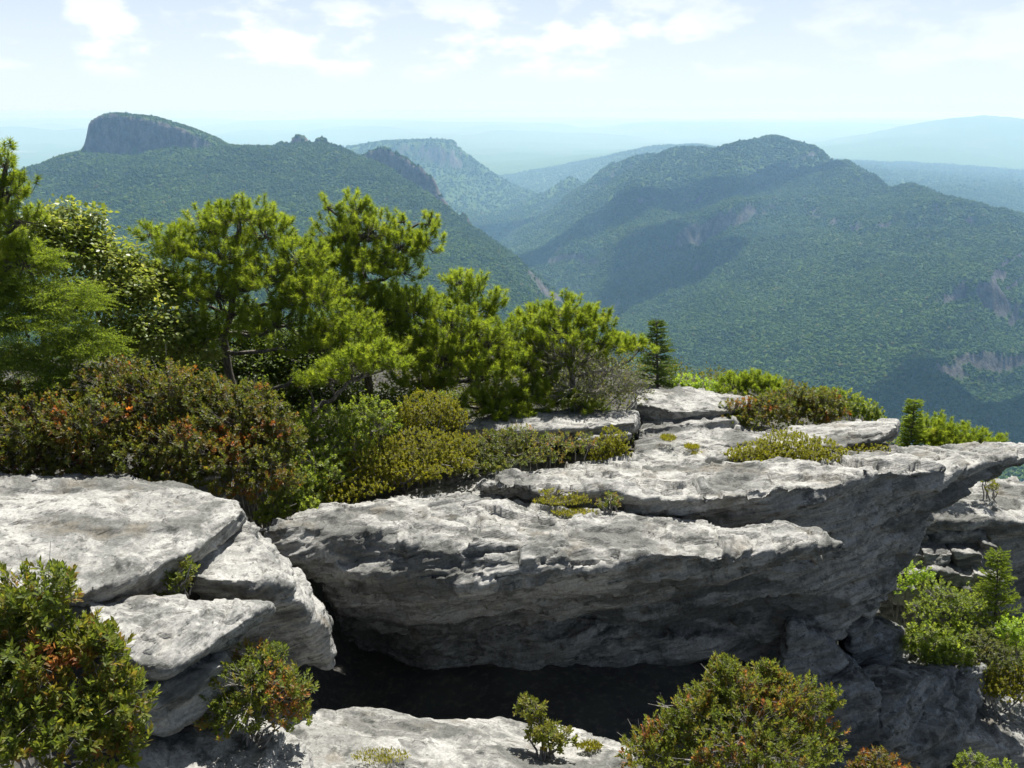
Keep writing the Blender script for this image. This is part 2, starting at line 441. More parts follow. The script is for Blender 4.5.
def terrain_z(x, y):
    u, v = x / y, np.log(y)
    z = bil(u, v)
    p = np.stack((x, y, np.zeros_like(x)), 1)
    w = sstep(150, 900, y)
    mid = w * (1 - 0.35 * sstep(5000, 9000, y))
    gul = fbm(p / 520.0, 5, 3, 0.5, True)
    # spurs and ravines running down the walls: strongest half way between crest and river
    t = np.clip((z + 640) / 540.0, 0, 1)
    west = sstep(-0.02, 0.08, u - 0.02 * (v - 8)) * (1 - sstep(5400, 6600, y)) * sstep(1500, 2000, y)
    ca, cb = math.cos(math.radians(52)), math.sin(math.radians(52))
    q = np.stack(((x * ca - y * cb) / 560.0, (x * cb + y * ca) / 2100.0, np.zeros_like(x)), 1)
    spur = fbm(q + 0.35 * fbm(p / 900.0, 2, 71)[:, None], 4, 66, 0.45, True)
    z = z + west * 4 * t * (1 - t) * np.minimum(spur - 0.62, 0) * 320
    z = z + mid * (gul - 0.35) * 45 + mid * fbm(p / 130.0, 3, 9) * 10
    wob = fbm(p / 60.0, 3, 21) * 22
    # the flat-topped summit: a rock cap with sheer sides on the wooded ridge
    pxs = [84, 90, 97, 105, 116, 152, 192, 217, 236]
    tops = [154, 150, 121, 115, 113, 117, 129, 140, 152]
    cx = np.array([at(q, t, 3130)[0] for q, t in zip(pxs, tops)])
    ct = np.array([at(q, t, 3130)[2] for q, t in zip(pxs, tops)])
    top = np.interp(x + wob * 0.3, cx, ct) + fbm(p / 35.0, 2, 5) * 3
    front = 3050 + fbm(p / 90.0, 3, 31) * 45
    inside = sstep(0, 26, y - front) * (1 - sstep(3170, 3300, y + wob)) * (1 - sstep(cx[-1], cx[-1] + 5, x)) * sstep(cx[0] - 5, cx[0], x)
    inside = inside * 0.93 + 0.07 * sstep(-40, 60, y - front) * (inside > 0)
    z = np.where(inside > 0, z + np.maximum(top - z, 0) * inside, z)
    z = z + cliff_step(x + wob, y + wob, [(355,156,3270),(385,166,3240),(412,180,3200),(434,198,3140),(452,224,3060)], 75, 150, 15, 1)
    z = z + cliff_step(x + wob, y + wob, [(545,268,3650),(575,238,3850),(612,214,4100),(650,204,4250)], 75, 260, 40, -1)
    z = z + cliff_step(x + wob, y + wob, [(640,262,3350),(690,238,3600),(735,224,3600),(790,210,3750)], 55, 240, 30, 1)
    z = z + cliff_step(x + wob, y + wob, [(790,215,3800),(850,232,3200),(890,240,3000)], 22, 130, 18, 1)
    z = z + cliff_step(x + wob, y + wob, [(940,290,2420),(990,286,2430),(1060,288,2430)], 28, 110, 18, 1)
    for px_, py_, y_, r_, h_ in ((282,148,3200,34,22),(300,147,3200,40,30),(322,147,3200,32,26),(432,196,3150,36,18),(455,232,3000,26,26),(466,250,2900,22,22)):
        c_ = at(px_, py_, y_)
        d_ = np.hypot(x - c_[0] + wob * 0.4, y - c_[1] + wob * 0.4)
        z = z + h_ * (1 - sstep(r_ * 0.45, r_, d_))
    # the far mesa: level top, broken edge to the right
    mx = np.array([at(q, t, 8000)[0] for q, t in zip([330, 345, 380, 430, 452, 457], [156, 148, 142.5, 140.5, 142, 150])])
    mt = np.array([at(q, t, 8000)[2] for q, t in zip([330, 345, 380, 430, 452, 457], [156, 148, 142.5, 140.5, 142, 150])])
    ms = sstep(7650, 7760, y + wob * 3) * (1 - sstep(8300, 8700, y)) * sstep(mx[0] - 10, mx[0], x) * (1 - sstep(mx[-1], mx[-1] + 60, x + wob))
    z = np.where(ms > 0, z + np.maximum(np.interp(x, mx, mt) + wob * 0.3 - z, 0) * ms, z)
    z = z + cliff_step(x + wob, y + wob, [(452,143,7900),(466,162,7800),(500,185,7600)], 60, 300, 50, 1)
    # rolling country and the far ranges
    far = sstep(9000, 15000, y)
    hills = fbm(p / 5200.0, 4, 40, 0.5, True)
    z = z + far * np.maximum(hills, -0.1) * 210
    rng_ = sstep(19000, 32000, y) * (1 - sstep(60000, 80000, y))
    z = z + rng_ * np.maximum(fbm(p / np.array((9000., 9000., 1.)), 5, 57, 0.5) + 0.16, 0) * 1350
    lim = -300.0
    z = np.where((y > 13000) & ((u < 0.15) | (y > 25000)) & (z > lim - 150), lim - 150 * np.exp(-np.maximum(z - lim + 150, 0) / 150), z)     # far ranges stay below the haze top
    return z

US = np.linspace(-0.82, 0.82, 930)
VS = np.concatenate((np.linspace(math.log(55), math.log(1100), 110)[:-1], np.linspace(math.log(1100), math.log(2400), 200)[:-1],
                     np.linspace(math.log(2400), math.log(5200), 300)[:-1], np.linspace(math.log(5200), math.log(12500), 190)[:-1],
                     np.linspace(math.log(12500), math.log(85000), 150)))
tu, tv = np.meshgrid(US, VS)
TY = np.exp(tv).ravel(); TX = tu.ravel() * TY
TZ = terrain_z(TX, TY)
nu, nv = len(US), len(VS)
TV = np.stack((TX, TY, TZ), 1)
ii = (np.arange(nv - 1)[:, None] * nu + np.arange(nu - 1)).ravel()
TF = np.stack((ii, ii + 1, ii + nu + 1, ii + nu), 1)
# bare rock where the ground is too steep for trees
Zg = TZ.reshape(nv, nu); Xg = TX.reshape(nv, nu); Yg = TY.reshape(nv, nu)
dzu = np.gradient(Zg, axis=1) / np.gradient(Xg, axis=1)
dzy = np.gradient(Zg, axis=0) / np.gradient(Yg, axis=0) - (dzu * (Xg / Yg))
SLOPE = np.hypot(dzu, dzy)
patch = fbm(np.stack((TX, TY, TZ), 1) / 70.0, 4, 77).reshape(nv, nu)
crag = np.zeros(TX.shape)
for pl in ([(385,166),(412,180),(434,198),(452,224)], [(560,258),(590,228),(625,212)], [(640,262),(690,238)]):
    yy = {385: (3240, 3200, 3140, 3060), 560: (3750, 3980, 4180), 640: (3350, 3600), 940: (2420, 2430, 2430)}[pl[0][0]]
    pp = np.array([at(a_, b_, c_)[:2] for (a_, b_), c_ in zip(pl, yy)])
    for q0, q1 in zip(pp[:-1], pp[1:]):
        dd = q1 - q0; t_ = np.clip(((TX - q0[0]) * dd[0] + (TY - q0[1]) * dd[1]) / (dd @ dd), 0, 1)
        crag = np.maximum(crag, np.exp(-(np.hypot(TX - q0[0] - t_ * dd[0], TY - q0[1] - t_ * dd[1]) / 75.0) ** 2))
BARE = sstep(1.1, 1.6, SLOPE + patch * 0.9 + 0.36 * crag.reshape(nv, nu))
terrain_me = mesh_from('terrain', TV, TF, None, BARE.ravel(), True)

M = Mat('wooded slope')
p = pos_of(M)
att = M.new('ShaderNodeAttribute'); att.attribute_name = 'tint'
canopy = M.noise(p, 0.09, 5, 0.7)
stand = M.noise(p, 0.006, 4, 0.6)
dist_f = M.noise(p, 0.0016, 5, 0.6)
wood = M.mix(M.rng(canopy, 0.35, 0.65), (0.048, 0.100, 0.022), (0.115, 0.190, 0.038))
wood = M.mix(M.rng(stand, 0.4, 0.65, 0, 0.6), wood, (0.080, 0.130, 0.030))
fields = M.math('MULTIPLY', M.rng(dist_f, 0.56, 0.66), 0.0)
sepp = M.new('ShaderNodeSeparateXYZ'); M.l.new(p, sepp.inputs[0])
plain = M.math('MULTIPLY', M.rng(sepp.outputs['Y'], 12000, 16000), M.rng(dist_f, 0.50, 0.62, 0, 0.8))
wood = M.mix(plain, wood, (0.12, 0.15, 0.06))
cl = M.noise(M.mapping(p, scale=(1, 1, 0.35)), 0.06, 6, 0.7)
cliff = M.mix(M.rng(cl, 0.35, 0.65), (0.075, 0.068, 0.058), (0.20, 0.182, 0.165))
c = M.mix(att.outputs['Fac'], wood, cliff)
hgt = M.bump(canopy, 1.0, 9.0)
TERRAIN_MAT = M.done(M.bsdf(c, 0.95, 0.1, hgt))
tag(link('terrain', terrain_me, TERRAIN_MAT), kind='structure')

# lake shining on the plain
def lake(pts, y):
    m = bmesh.new()
    vs_ = [m.verts.new((at(a, 0, y)[0] / at(a, 0, y)[1] * yy, yy, zz)) for a, yy, zz in pts]
    m.faces.new(vs_)
    me = bpy.data.meshes.new('lake'); m.to_mesh(me); m.free()
    return me
M = Mat('lake water')
WATER = M.done(M.bsdf((0.30, 0.36, 0.38), 0.25, 0.5, M.bump(M.noise(pos_of(M), 0.02, 4), 0.3, 1.0)))
for pts in ([(-30,160,17000),(20,158.8,17000),(50,157.5,17500),(76,155,18500),(84,154,19500),(60,153.3,20500),(20,155,20000),(-30,156,19500)],
            [(496,156,22000),(512,156.5,21500),(524,155.5,22000),(520,154,23500),(502,154,23500)]):
    P = np.array([at(*q) for q in pts]); P[:, 2] = -740
    me = mesh_from('water', P, None, [(0, k, k + 1) for k in range(1, len(P) - 1)])
    tag(link('water', me, WATER), kind='structure')

# ================================================================ forest on the slopes (uncountable)
rs = np.random.RandomState(5)
def forest_points():
    tanel = Zg / Yg
    run = np.maximum.accumulate(tanel, axis=0)
    vis = tanel >= run - 0.006
    out = []
    for y0, y1, n, smin, smax in ((60, 700, 9000, 3.0, 6.0), (700, 2600, 190000, 4.6, 8.6), (2600, 4300, 290000, 5.0, 9.5), (4300, 6600, 190000, 8.0, 14.0), (6600, 11500, 150000, 11.0, 19.0)):
        y = np.sqrt(rs.uniform(y0 ** 2, y1 ** 2, n))
        u = rs.uniform(-0.66, 0.66, n)
        vi = np.interp(np.log(y), VS, np.arange(nv)); ui = (u - US[0]) / (US[1] - US[0])
        a, b = np.clip(np.round(vi).astype(int), 0, nv - 1), np.clip(np.round(ui).astype(int), 0, nu - 1)
        keep = vis[a, b] & (BARE[a, b] < rs.uniform(0.25, 0.75, n))
        y, u = y[keep], u[keep]
        x = u * y
        a, b = vi[keep], ui[keep]
        i, j = a.astype(int), b.astype(int); fa, fb = a - i, b - j
        z = Zg[i, j] * (1 - fa) * (1 - fb) + Zg[i, j + 1] * (1 - fa) * fb + Zg[i + 1, j] * fa * (1 - fb) + Zg[i + 1, j + 1] * fa * fb
        s = rs.uniform(smin, smax, len(x)) * rs.choice([0.6, 0.85, 1.0, 1.15, 1.55], len(x), p=[.2, .3, .25, .17, .08])
        s *= 1 - 0.45 * ((x < -850) & (y > 3000) & (y < 3350) & (z > -140))
        out.append(np.stack((x, y, z, s), 1))
    return np.concatenate(out)
FP = forest_points()
print('forest crowns', len(FP))

M = Mat('canopy leaves')
oi = M.new('ShaderNodeObjectInfo')
st = M.noise(oi.outputs['Location'], 0.005, 3, 0.6)
c = M.ramp(oi.outputs['Random'], [(0.0, (0.070, 0.135, 0.022)), (0.35, (0.105, 0.185, 0.026)), (0.7, (0.130, 0.215, 0.030)), (0.94, (0.165, 0.240, 0.038)), (1.0, (0.22, 0.21, 0.07))])
c = M.mix(M.rng(st, 0.38, 0.66, 0, 0.65), c, (0.060, 0.118, 0.026))
cn = M.bump(M.noise(pos_of(M), 0.7, 3, 0.7), 0.8, 1.0)
tr = M.new('ShaderNodeBsdfTranslucent'); M.l.new(c, tr.inputs['Color']); M.l.new(cn, tr.inputs['Normal'])
mx = M.new('ShaderNodeMixShader'); mx.inputs[0].default_value = 0.5
M.l.new(M.bsdf(c, 0.9, 0.1, cn), mx.inputs[1]); M.l.new(tr.outputs[0], mx.inputs[2])
CANOPY = M.done(mx.outputs[0])
crowns = bpy.data.collections.new('crown_shapes')
for k in range(4):
    bm = bmesh.new()
    bmesh.ops.create_icosphere(bm, subdivisions=2, radius=0.5)
    co = np.array([v.co[:] for v in bm.verts])
    d = 1 + 0.5 * noise3(co * 3.1 + k * 9.1, k) + 0.35 * noise3(co * 7.0 + k, k + 5)
    for v, s, c0 in zip(bm.verts, d, co):
        tall = 1.7 if k == 3 else 1.0
        taper = (1.0 - 0.55 * (c0[2] + 0.5)) if k == 3 else 1.0
        v.co = Vector((c0[0] * s * taper, c0[1] * s * taper, (c0[2] * s * 0.8 + 0.16) * tall))
    me = bpy.data.meshes.new('crown'); bm.to_mesh(me); bm.free()
    me.materials.append(CANOPY)
    crowns.objects.link(bpy.data.objects.new('crown', me))
fm = bpy.data.meshes.new('forest')
fm.vertices.add(len(FP)); fm.vertices.foreach_set('co', FP[:, :3].astype(np.float32).ravel())
a = fm.attributes.new('size', 'FLOAT', 'POINT'); a.data.foreach_set('value', FP[:, 3].astype(np.float32))
fo = bpy.data.objects.new('forest', fm); COL.objects.link(fo)
tag(fo, 'green forest canopy covering the far ridges and the gorge walls', 'forest', kind='stuff')
ng = bpy.data.node_groups.new('forest_scatter', 'GeometryNodeTree')
ng.interface.new_socket('Geometry', in_out='INPUT', socket_type='NodeSocketGeometry')
ng.interface.new_socket('Geometry', in_out='OUTPUT', socket_type='NodeSocketGeometry')
gi, go = ng.nodes.new('NodeGroupInput'), ng.nodes.new('NodeGroupOutput')
iop = ng.nodes.new('GeometryNodeInstanceOnPoints')
ci = ng.nodes.new('GeometryNodeCollectionInfo'); ci.inputs['Collection'].default_value = crowns
ci.inputs['Separate Children'].default_value = True; ci.inputs['Reset Children'].default_value = True
sz = ng.nodes.new('GeometryNodeInputNamedAttribute'); sz.data_type = 'FLOAT'; sz.inputs['Name'].default_value = 'size'
rv = ng.nodes.new('FunctionNodeRandomValue'); rv.data_type = 'FLOAT_VECTOR'
rv.inputs[0].default_value = (-0.12, -0.12, 0); rv.inputs[1].default_value = (0.12, 0.12, 6.283)
ng.links.new(gi.outputs[0], iop.inputs['Points'])
ng.links.new(ci.outputs[0], iop.inputs['Instance'])
iop.inputs['Pick Instance'].default_value = True
ng.links.new(rv.outputs[0], iop.inputs['Rotation'])
ng.links.new(sz.outputs[0], iop.inputs['Scale'])
ng.links.new(iop.outputs[0], go.inputs[0])
fo.modifiers.new('scatter', 'NODES').node_group = ng

# ================================================================ haze
HAZE_DENSITY = 0.000098
M = Mat('blue haze')
pv = M.new('ShaderNodeVolumePrincipled')
pv.inputs['Color'].default_value = (0.36, 0.63, 1.0, 1)
pv.inputs['Absorption Color'].default_value = (0.72, 0.69, 1, 1)
pv.inputs['Density'].default_value = HAZE_DENSITY
pv.inputs['Anisotropy'].default_value = 0.4
M.l.new(pv.outputs[0], M.out.inputs['Volume'])
hz = np.array([(x, y, z) for z in (-1000.0, 16.0) for y in (-300.0, 90000.0) for x in (-80000.0, 80000.0)])
hf = [(0, 2, 3, 1), (4, 5, 7, 6), (0, 1, 5, 4), (2, 6, 7, 3), (0, 4, 6, 2), (1, 3, 7, 5)]
tag(link('haze', mesh_from('haze', hz, hf), M.m), 'pale blue haze lying in the gorge and over the far plain', 'haze', kind='stuff')

# ================================================================ fair-weather clouds over the gorge (above the frame): their shade lies on the slopes
M = Mat('cloud white')
CLOUD = M.done(M.bsdf((0.9, 0.9, 0.9), 1.0, 0.0))
def cloud(gx, gy, gz, rx, ry, seed, up=2300.0):
    c = np.array((gx, gy, gz)) + np.array(SUN_DIR[:]) * (up - gz) / SUN_DIR[2]
    bm = bmesh.new()
    bmesh.ops.create_icosphere(bm, subdivisions=5, radius=1.0)
    co = np.array([v.co[:] for v in bm.verts])
    d = 1 + 0.55 * fbm(co * 1.3 + seed * 7.7, 5, seed) + 0.25 * fbm(co * 4 + seed, 3, seed, 0.5, True)
    co = co * d[:, None] * np.array((rx, ry, 0.45 * (rx + ry) * 0.5))
    co[:, 2] = np.where(co[:, 2] < 0, co[:, 2] * 0.35, co[:, 2])
    for v, q in zip(bm.verts, co + c): v.co = q
    for f_ in bm.faces: f_.smooth = True
    me = bpy.data.meshes.new('cloud'); bm.to_mesh(me); bm.free()
    tag(link('cloud', me, CLOUD), kind='structure')
for k, (px, py, y, rx, ry) in enumerate([(580,245,4000,230,330),(665,275,3250,210,300),(700,205,4100,260,130),(790,176,4150,200,120),(930,415,1800,340,170),(770,410,1780,180,110),(430,225,5600,500,500)]):
    g = at(px, py, y)
    cloud(g[0], g[1], g[2], rx, ry, k + 1)
# ================================================================ summit ground
def ground_z(x, y):
    """bare ground of the summit: a bench behind the slabs that drops off at the far edge and to the right"""
    x = np.asarray(x, float); y = np.asarray(y, float)
    bench = -4.45 + 0.05 * (y - 10) - 0.10 * np.maximum(x + 0.5, 0)
    z = bench
    pit = -6.45 + 0.12 * x * (x < 0)                         # hollow under the overhang and in front of it
    wpit = sstep(-3.4, -2.0, x) * (1 - sstep(10.7, 12.0, y + 0.1 * x))
    z = z * (1 - wpit) + pit * wpit
    right = sstep(2.6, 4.6, x) * (1 - sstep(24, 40, y))
    zr = -7.6 + 0.03 * (x - 5) - 0.10 * np.maximum(y - 12, 0) - 0.3 * np.maximum(10 - y, 0) * 0.2
    back = sstep(10.8, 12.4, y - 1.0 * np.maximum(x - 3.3, 0))    # behind the long slab the bench continues to the edge
    right = right * (1 - back)
    z = z * (1 - right) + zr * right
    edge = 16.5 - 0.30 * np.maximum(x, 0) + 0.10 * np.minimum(x, 0)
    z = z - 0.62 * np.maximum(y - edge, 0)
    return z

gx, gy = np.meshgrid(np.linspace(-26, 26, 261), np.concatenate((np.linspace(1.5, 22, 160), np.linspace(22.3, 64, 90))))
GX, GY = gx.ravel(), gy.ravel()
GZ = ground_z(GX, GY)
GP = np.stack((GX, GY, np.zeros_like(GX)), 1)
GZ = GZ + fbm(GP / 1.3, 4, 91) * 0.16 + fbm(GP / 6.0, 2, 92) * 0.2
gi_ = (np.arange(gx.shape[0] - 1)[:, None] * gx.shape[1] + np.arange(gx.shape[1] - 1)).ravel()
gw = gx.shape[1]
M = Mat('summit soil')
p = pos_of(M)
c = M.mix(M.rng(M.noise(p, 1.6, 6, 0.65), 0.4, 0.6), (0.090, 0.088, 0.082), (0.115, 0.118, 0.095))
c = M.mix(M.rng(M.noise(p, 9.0, 5, 0.7), 0.5, 0.65, 0, 0.7), c, (0.20, 0.18, 0.145))
SOIL = M.done(M.bsdf(c, 0.95, 0.1, M.bump(M.noise(p, 14, 6, 0.7), 1.0, 0.05)))
tag(link('ground', mesh_from('ground', np.stack((GX, GY, GZ), 1), np.stack((gi_, gi_ + 1, gi_ + gw + 1, gi_ + gw), 1), None, None, True), SOIL), kind='structure')

# ================================================================ rocks
STRATA = unit(np.array((-0.26, -0.155, 1.0)))          # normal of the foliation: the layers climb gently to the right and away

def strata_coords(P, sc=(0.8, 0.8, 6.5)):
    e1 = unit(np.cross(STRATA, (0, 1, 0))); e2 = np.cross(STRATA, e1)
    return np.stack((P @ e1 * sc[0], P @ e2 * sc[1], P @ STRATA * sc[2]), 1)

def rock_mesh(pieces, voxel=0.03, rough=1.0, seed=0, smooth=2, warp=0.07):
    """fuse convex blocks into one solid, then weather it along its layers"""
    bm = bmesh.new()
    for pts in pieces:
        vs_ = [bm.verts.new(tuple(q)) for q in pts]
        r = bmesh.ops.convex_hull(bm, input=vs_)
        junk = [g for g in r['geom_interior'] + r['geom_unused'] if isinstance(g, bmesh.types.BMVert) and g.is_valid and not g.link_faces]
        bmesh.ops.delete(bm, geom=list(set(junk)), context='VERTS')
    bmesh.ops.recalc_face_normals(bm, faces=bm.faces)
    me0 = bpy.data.meshes.new('tmp'); bm.to_mesh(me0); bm.free()
    ob = bpy.data.objects.new('tmp', me0); COL.objects.link(ob)
    rm = ob.modifiers.new('r', 'REMESH'); rm.mode = 'VOXEL'; rm.voxel_size = voxel; rm.use_smooth_shade = True
    sm = ob.modifiers.new('s', 'SMOOTH'); sm.factor = 0.5; sm.iterations = smooth
    dg = bpy.context.evaluated_depsgraph_get()
    ev = ob.evaluated_get(dg)
    me = bpy.data.meshes.new_from_object(ev)
    bpy.data.objects.remove(ob); bpy.data.meshes.remove(me0)
    n = len(me.vertices)
    V = np.empty(n * 3, dtype=np.float32); me.vertices.foreach_get('co', V); V = V.reshape(-1, 3).astype(float)
    N = np.empty(n * 3, dtype=np.float32); me.vertex_normals.foreach_get('vector', N); N = N.reshape(-1, 3).astype(float)
    # broad unevenness
    W = np.stack([fbm(V * 0.75 + 31.0 * k, 3, seed + k) for k in range(3)], 1)
    W2 = np.stack([fbm(V * 2.6 + 17.0 * k, 3, seed + 5 + k) for k in range(3)], 1)
    V = V + W * warp * 2.0 + W2 * warp * 0.55
    flat = np.clip(np.abs(N @ STRATA), 0, 1) ** 3           # 1 on bedding surfaces, 0 on broken edges
    # layers that stand out as ledges and steps
    wob = fbm(V * 0.9, 3, seed + 9) * 0.22
    S = V + STRATA * wob[:, None]
    d1 = fbm(strata_coords(S, (0.42, 1.1, 4.2)), 4, seed + 12, 0.55)
    d2 = fbm(strata_coords(S, (0.9, 2.4, 15.0)), 3, seed + 15, 0.6)
    ter = np.tanh(d1 * 5.0) * 0.5
    # plates: each layer is broken into slabs of slightly different height
    e = strata_coords(S + 0.10 * np.stack([fbm(S * 3.0 + 41.0 * k, 3, seed + 40 + k) for k in range(3)], 1), (1.0, 1.0, 1.0))
    plates = 0
    for sx, sy, sz, am in ((1.15, 0.42, 0.17, 1.0), (0.42, 0.20, 0.08, 0.6)):
        lz = np.floor(e[:, 2] / sz)
        off = _hash(lz.astype(np.int64), lz.astype(np.int64), lz.astype(np.int64), seed + 3) / 4294967296.0
        h = _hash(np.floor(e[:, 0] / sx + off * 7).astype(np.int64), np.floor(e[:, 1] / sy + off * 3 + 0.35 * e[:, 0]).astype(np.int64), lz.astype(np.int64), seed + 8) / 4294967296.0
        plates = plates + (h - 0.5) * am
    block = fbm(V * 3.2, 4, seed + 21, 0.55, True)
    d = rough * (ter * 0.10 * (1 - 0.75 * flat) + d2 * 0.06 * (1 - 0.6 * flat) + (block - 0.3) * 0.025 + plates * (0.075 + 0.02 * flat) + fbm(V * 11, 3, seed + 30) * 0.014)
    V = V + N * d[:, None]
    me.vertices.foreach_set('co', V.astype(np.float32).ravel())
    me.polygons.foreach_set('use_smooth', np.ones(len(me.polygons), dtype=bool))
    me.update()
    return me

def rock(name, label, cat, pieces, mat=None, group=None, **kw):
    o = link(name, rock_mesh(pieces, **kw), mat or ROCK)
    return tag(o, label, cat, group)

def slab(front, back, drop_f, drop_b, under=0.0):
    """a block from its top edge in front and behind (pixels with distance), thick drop_f / drop_b metres"""
    tf, tb = [at(*q) for q in front], [at(*q) for q in back]
    low = [q + np.array((0, under, -drop_f)) for q in tf] + [q + np.array((0, 0, -drop_b)) for q in tb]
    return tf + tb + low

A = at
# --- the long overhanging outcrop
main = [
    # front ledge, its lip catching the sun
    [A(258,527,8.7), A(300,517,9.1), A(360,503,9.45), A(430,490,9.9), A(560,512,9.8), A(700,532,9.3), A(800,533,8.9), A(846,543,8.55),
     A(846,551,8.5), A(760,556,8.30), A(640,556,8.15), A(560,568,8.05), A(470,588,8.05), A(380,578,8.2), A(300,562,8.45), A(262,540,8.65),
     A(300,575,8.75), A(345,610,8.95), A(420,634,9.05), A(480,630,9.05), A(540,610,8.95), A(610,604,8.9), A(706,580,8.95), A(760,556,8.85), A(815,558,8.75)],
    # the recessed rock under it
    [A(330,600,9.5), A(390,635,9.65), A(450,652,9.75), A(560,664,9.9), A(680,650,10.0), A(780,612,10.1), A(820,560,9.7),
     A(300,540,10.5), A(800,540,10.5), A(560,540,11.0), A(440,600,10.5), A(680,600,10.5)],
    # upper slab running out to the point on the right
    [A(470,482,10.0), A(560,492,9.6), A(640,499,9.3), A(700,497,9.2), A(760,493,9.25), A(850,482,9.6), A(930,471,10.1), A(560,510,9.85), A(640,524,9.6), A(700,530,9.5), A(1040,456,10.9),
     A(1045,448,11.1), A(960,449,11.4), A(880,447,11.5), A(800,450,11.6), A(700,452,11.7), A(600,462,11.2), A(500,475,10.6),
     A(640,545,9.9), A(760,560,9.9), A(850,545,10.1), A(930,505,10.5), A(600,540,10.4)],
    # belly under the upper slab, falling back to the left
    [A(760,520,9.5), A(850,505,9.75), A(915,490,10.2), A(935,510,10.6), A(905,560,10.5), A(870,610,10.2), A(838,640,10.1), A(770,640,10.0), A(700,600,9.8),
     A(700,520,11.5), A(900,500,11.8), A(850,600,11.6), A(720,620,11.4)],
    # dark root of the outcrop
    [A(430,600,9.6), A(560,640,9.5), A(700,640,9.8), A(830,630,10.3), A(820,760,10.9), A(600,770,10.6), A(400,770,10.5),
     A(430,560,12.0), A(830,560,12.3), A(830,740,12.6), A(300,740,12.2), A(320,600,11.0), A(320,600,12.2)],
    # back of the slab under the bushes
    [A(330,512,9.5), A(400,493,10.4), A(480,472,11.2), A(600,455,12.4), A(780,445,12.4), A(640,520,10.2), A(440,504,9.7),
     A(400,540,11.0), A(600,500,12.4), A(780,480,12.4), A(450,560,9.9), A(640,560,10.2)],
]
rock('overhanging_outcrop', 'long grey overhanging outcrop with a sunlit lip and a dark hollow beneath', 'rock', main, voxel=0.020, seed=3, smooth=2, rough=1.15)

# --- stepped layers climbing to the far edge
steps = [
    slab([(640,470,10.7),(700,462,10.9),(760,458,11.0),(830,452,11.2)], [(640,432,12.2),(760,428,12.4),(850,430,12.5)], 0.30, 0.5),
    slab([(632,452,11.3),(700,447,11.4),(760,440,11.6)], [(640,420,12.7),(740,422,12.8)], 0.22, 0.4),
    slab([(636,430,12.0),(690,425,12.1),(735,420,12.3)], [(640,405,13.3),(730,406,13.3)], 0.2, 0.4),
    slab([(625,415,12.5),(650,412,12.6)], [(640,396,13.7),(700,398,13.7)], 0.2, 0.4),
]
rock('stepped_ledges', 'thin stepped rock ledges rising behind the outcrop, dotted with moss', 'rock', steps, voxel=0.026, seed=14, rough=0.8)
rock('flat_slab', 'thick pale slab highest on the far edge beside the small spruce', 'rock',
     [slab([(634,405,12.6),(668,412,12.35),(720,410,12.4),(754,402,12.7)], [(636,390,13.4),(690,388,13.5),(752,397,13.1)], 0.24, 0.3, 0.12)],
     voxel=0.02, seed=23, rough=0.75, warp=0.04)
rock('flat_slab', 'pale wedge of slab between the pine and the stepped ledges, bushes in front', 'rock',
     [slab([(455,428,11.7),(520,431,11.55),(590,430,11.5),(636,424,11.6)], [(500,414,12.3),(580,407,12.4),(636,412,12.3)], 0.14, 0.2, 0.08),
      slab([(520,441,11.5),(580,442,11.4),(630,436,11.5)], [(520,432,12.1),(630,428,12.1)], 0.07, 0.1, 0.05)],
     voxel=0.02, seed=29, rough=0.6, warp=0.03)
rock('flat_slab', 'pale pointed slab tilted up to the right above the round mossy bush', 'rock',
     [slab([(740,449,11.5),(800,447,11.3),(850,447,11.15),(880,441,11.2),(898,429,11.4)], [(740,434,12.3),(820,424,12.3),(897,421,11.9)], 0.17, 0.2, 0.14)],
     voxel=0.02, seed=35, rough=0.7, warp=0.04)

# --- left side
left = [
    slab([(-160,590,6.2),(0,592,6.3),(80,594,6.4),(130,584,6.6),(180,556,7.0),(236,520,7.7),(243,510,7.9)],
         [(-160,478,8.9),(0,477,8.9),(70,477,8.85),(120,470,9.0),(180,482,8.7),(238,502,8.2)], 0.16, 0.3, 0.1),
    slab([(-160,600,6.5),(40,608,6.6),(110,606,6.7),(160,580,7.1),(236,540,7.8)], [(-160,500,9.0),(0,500,9.0),(120,495,9.1),(236,515,8.4)], 0.5, 0.7, 0.25),
]
rock('flat_slab', 'broad pale flat slab reaching in from the left, cracked near its far edge', 'rock', left, voxel=0.022, seed=41, rough=0.55, warp=0.05)
stepl = [
    slab([(190,575,7.1),(250,580,7.05),(285,585,7.2),(308,602,7.35)], [(200,530,7.8),(245,520,8.0),(290,560,7.9)], 0.35, 0.4, 0.1),
    slab([(200,612,7.1),(260,600,7.15),(302,600,7.2),(324,630,7.45)], [(220,570,7.9),(300,570,8.0),(322,606,8.0)], 0.5, 0.6, 0.15),
    slab([(215,548,7.55),(262,548,7.6)], [(220,515,8.1),(262,530,8.1)], 0.25, 0.3, 0.0),
]
rock('broken_boulder', 'broken block stepping down to the hollow below the broad flat slab', 'boulder', stepl, voxel=0.022, seed=47, rough=0.8, warp=0.05)
tilt = [
    slab([(96,630,5.9),(140,665,5.75),(165,668,5.8),(205,650,6.0),(266,607,6.55)], [(92,598,6.5),(150,600,6.6),(200,606,6.65),(240,601,6.75)], 0.12, 0.3, 0.12),
    slab([(120,690,5.75),(160,706,5.75),(195,690,5.9),(226,665,6.1)], [(120,650,6.4),(226,650,6.5)], 0.3, 0.4, 0.1),
]
rock('tilted_block', 'small tilted pale block of two layers beside the leathery bush, tip pointing right', 'rock', tilt, voxel=0.018, seed=53, rough=0.6, warp=0.04)

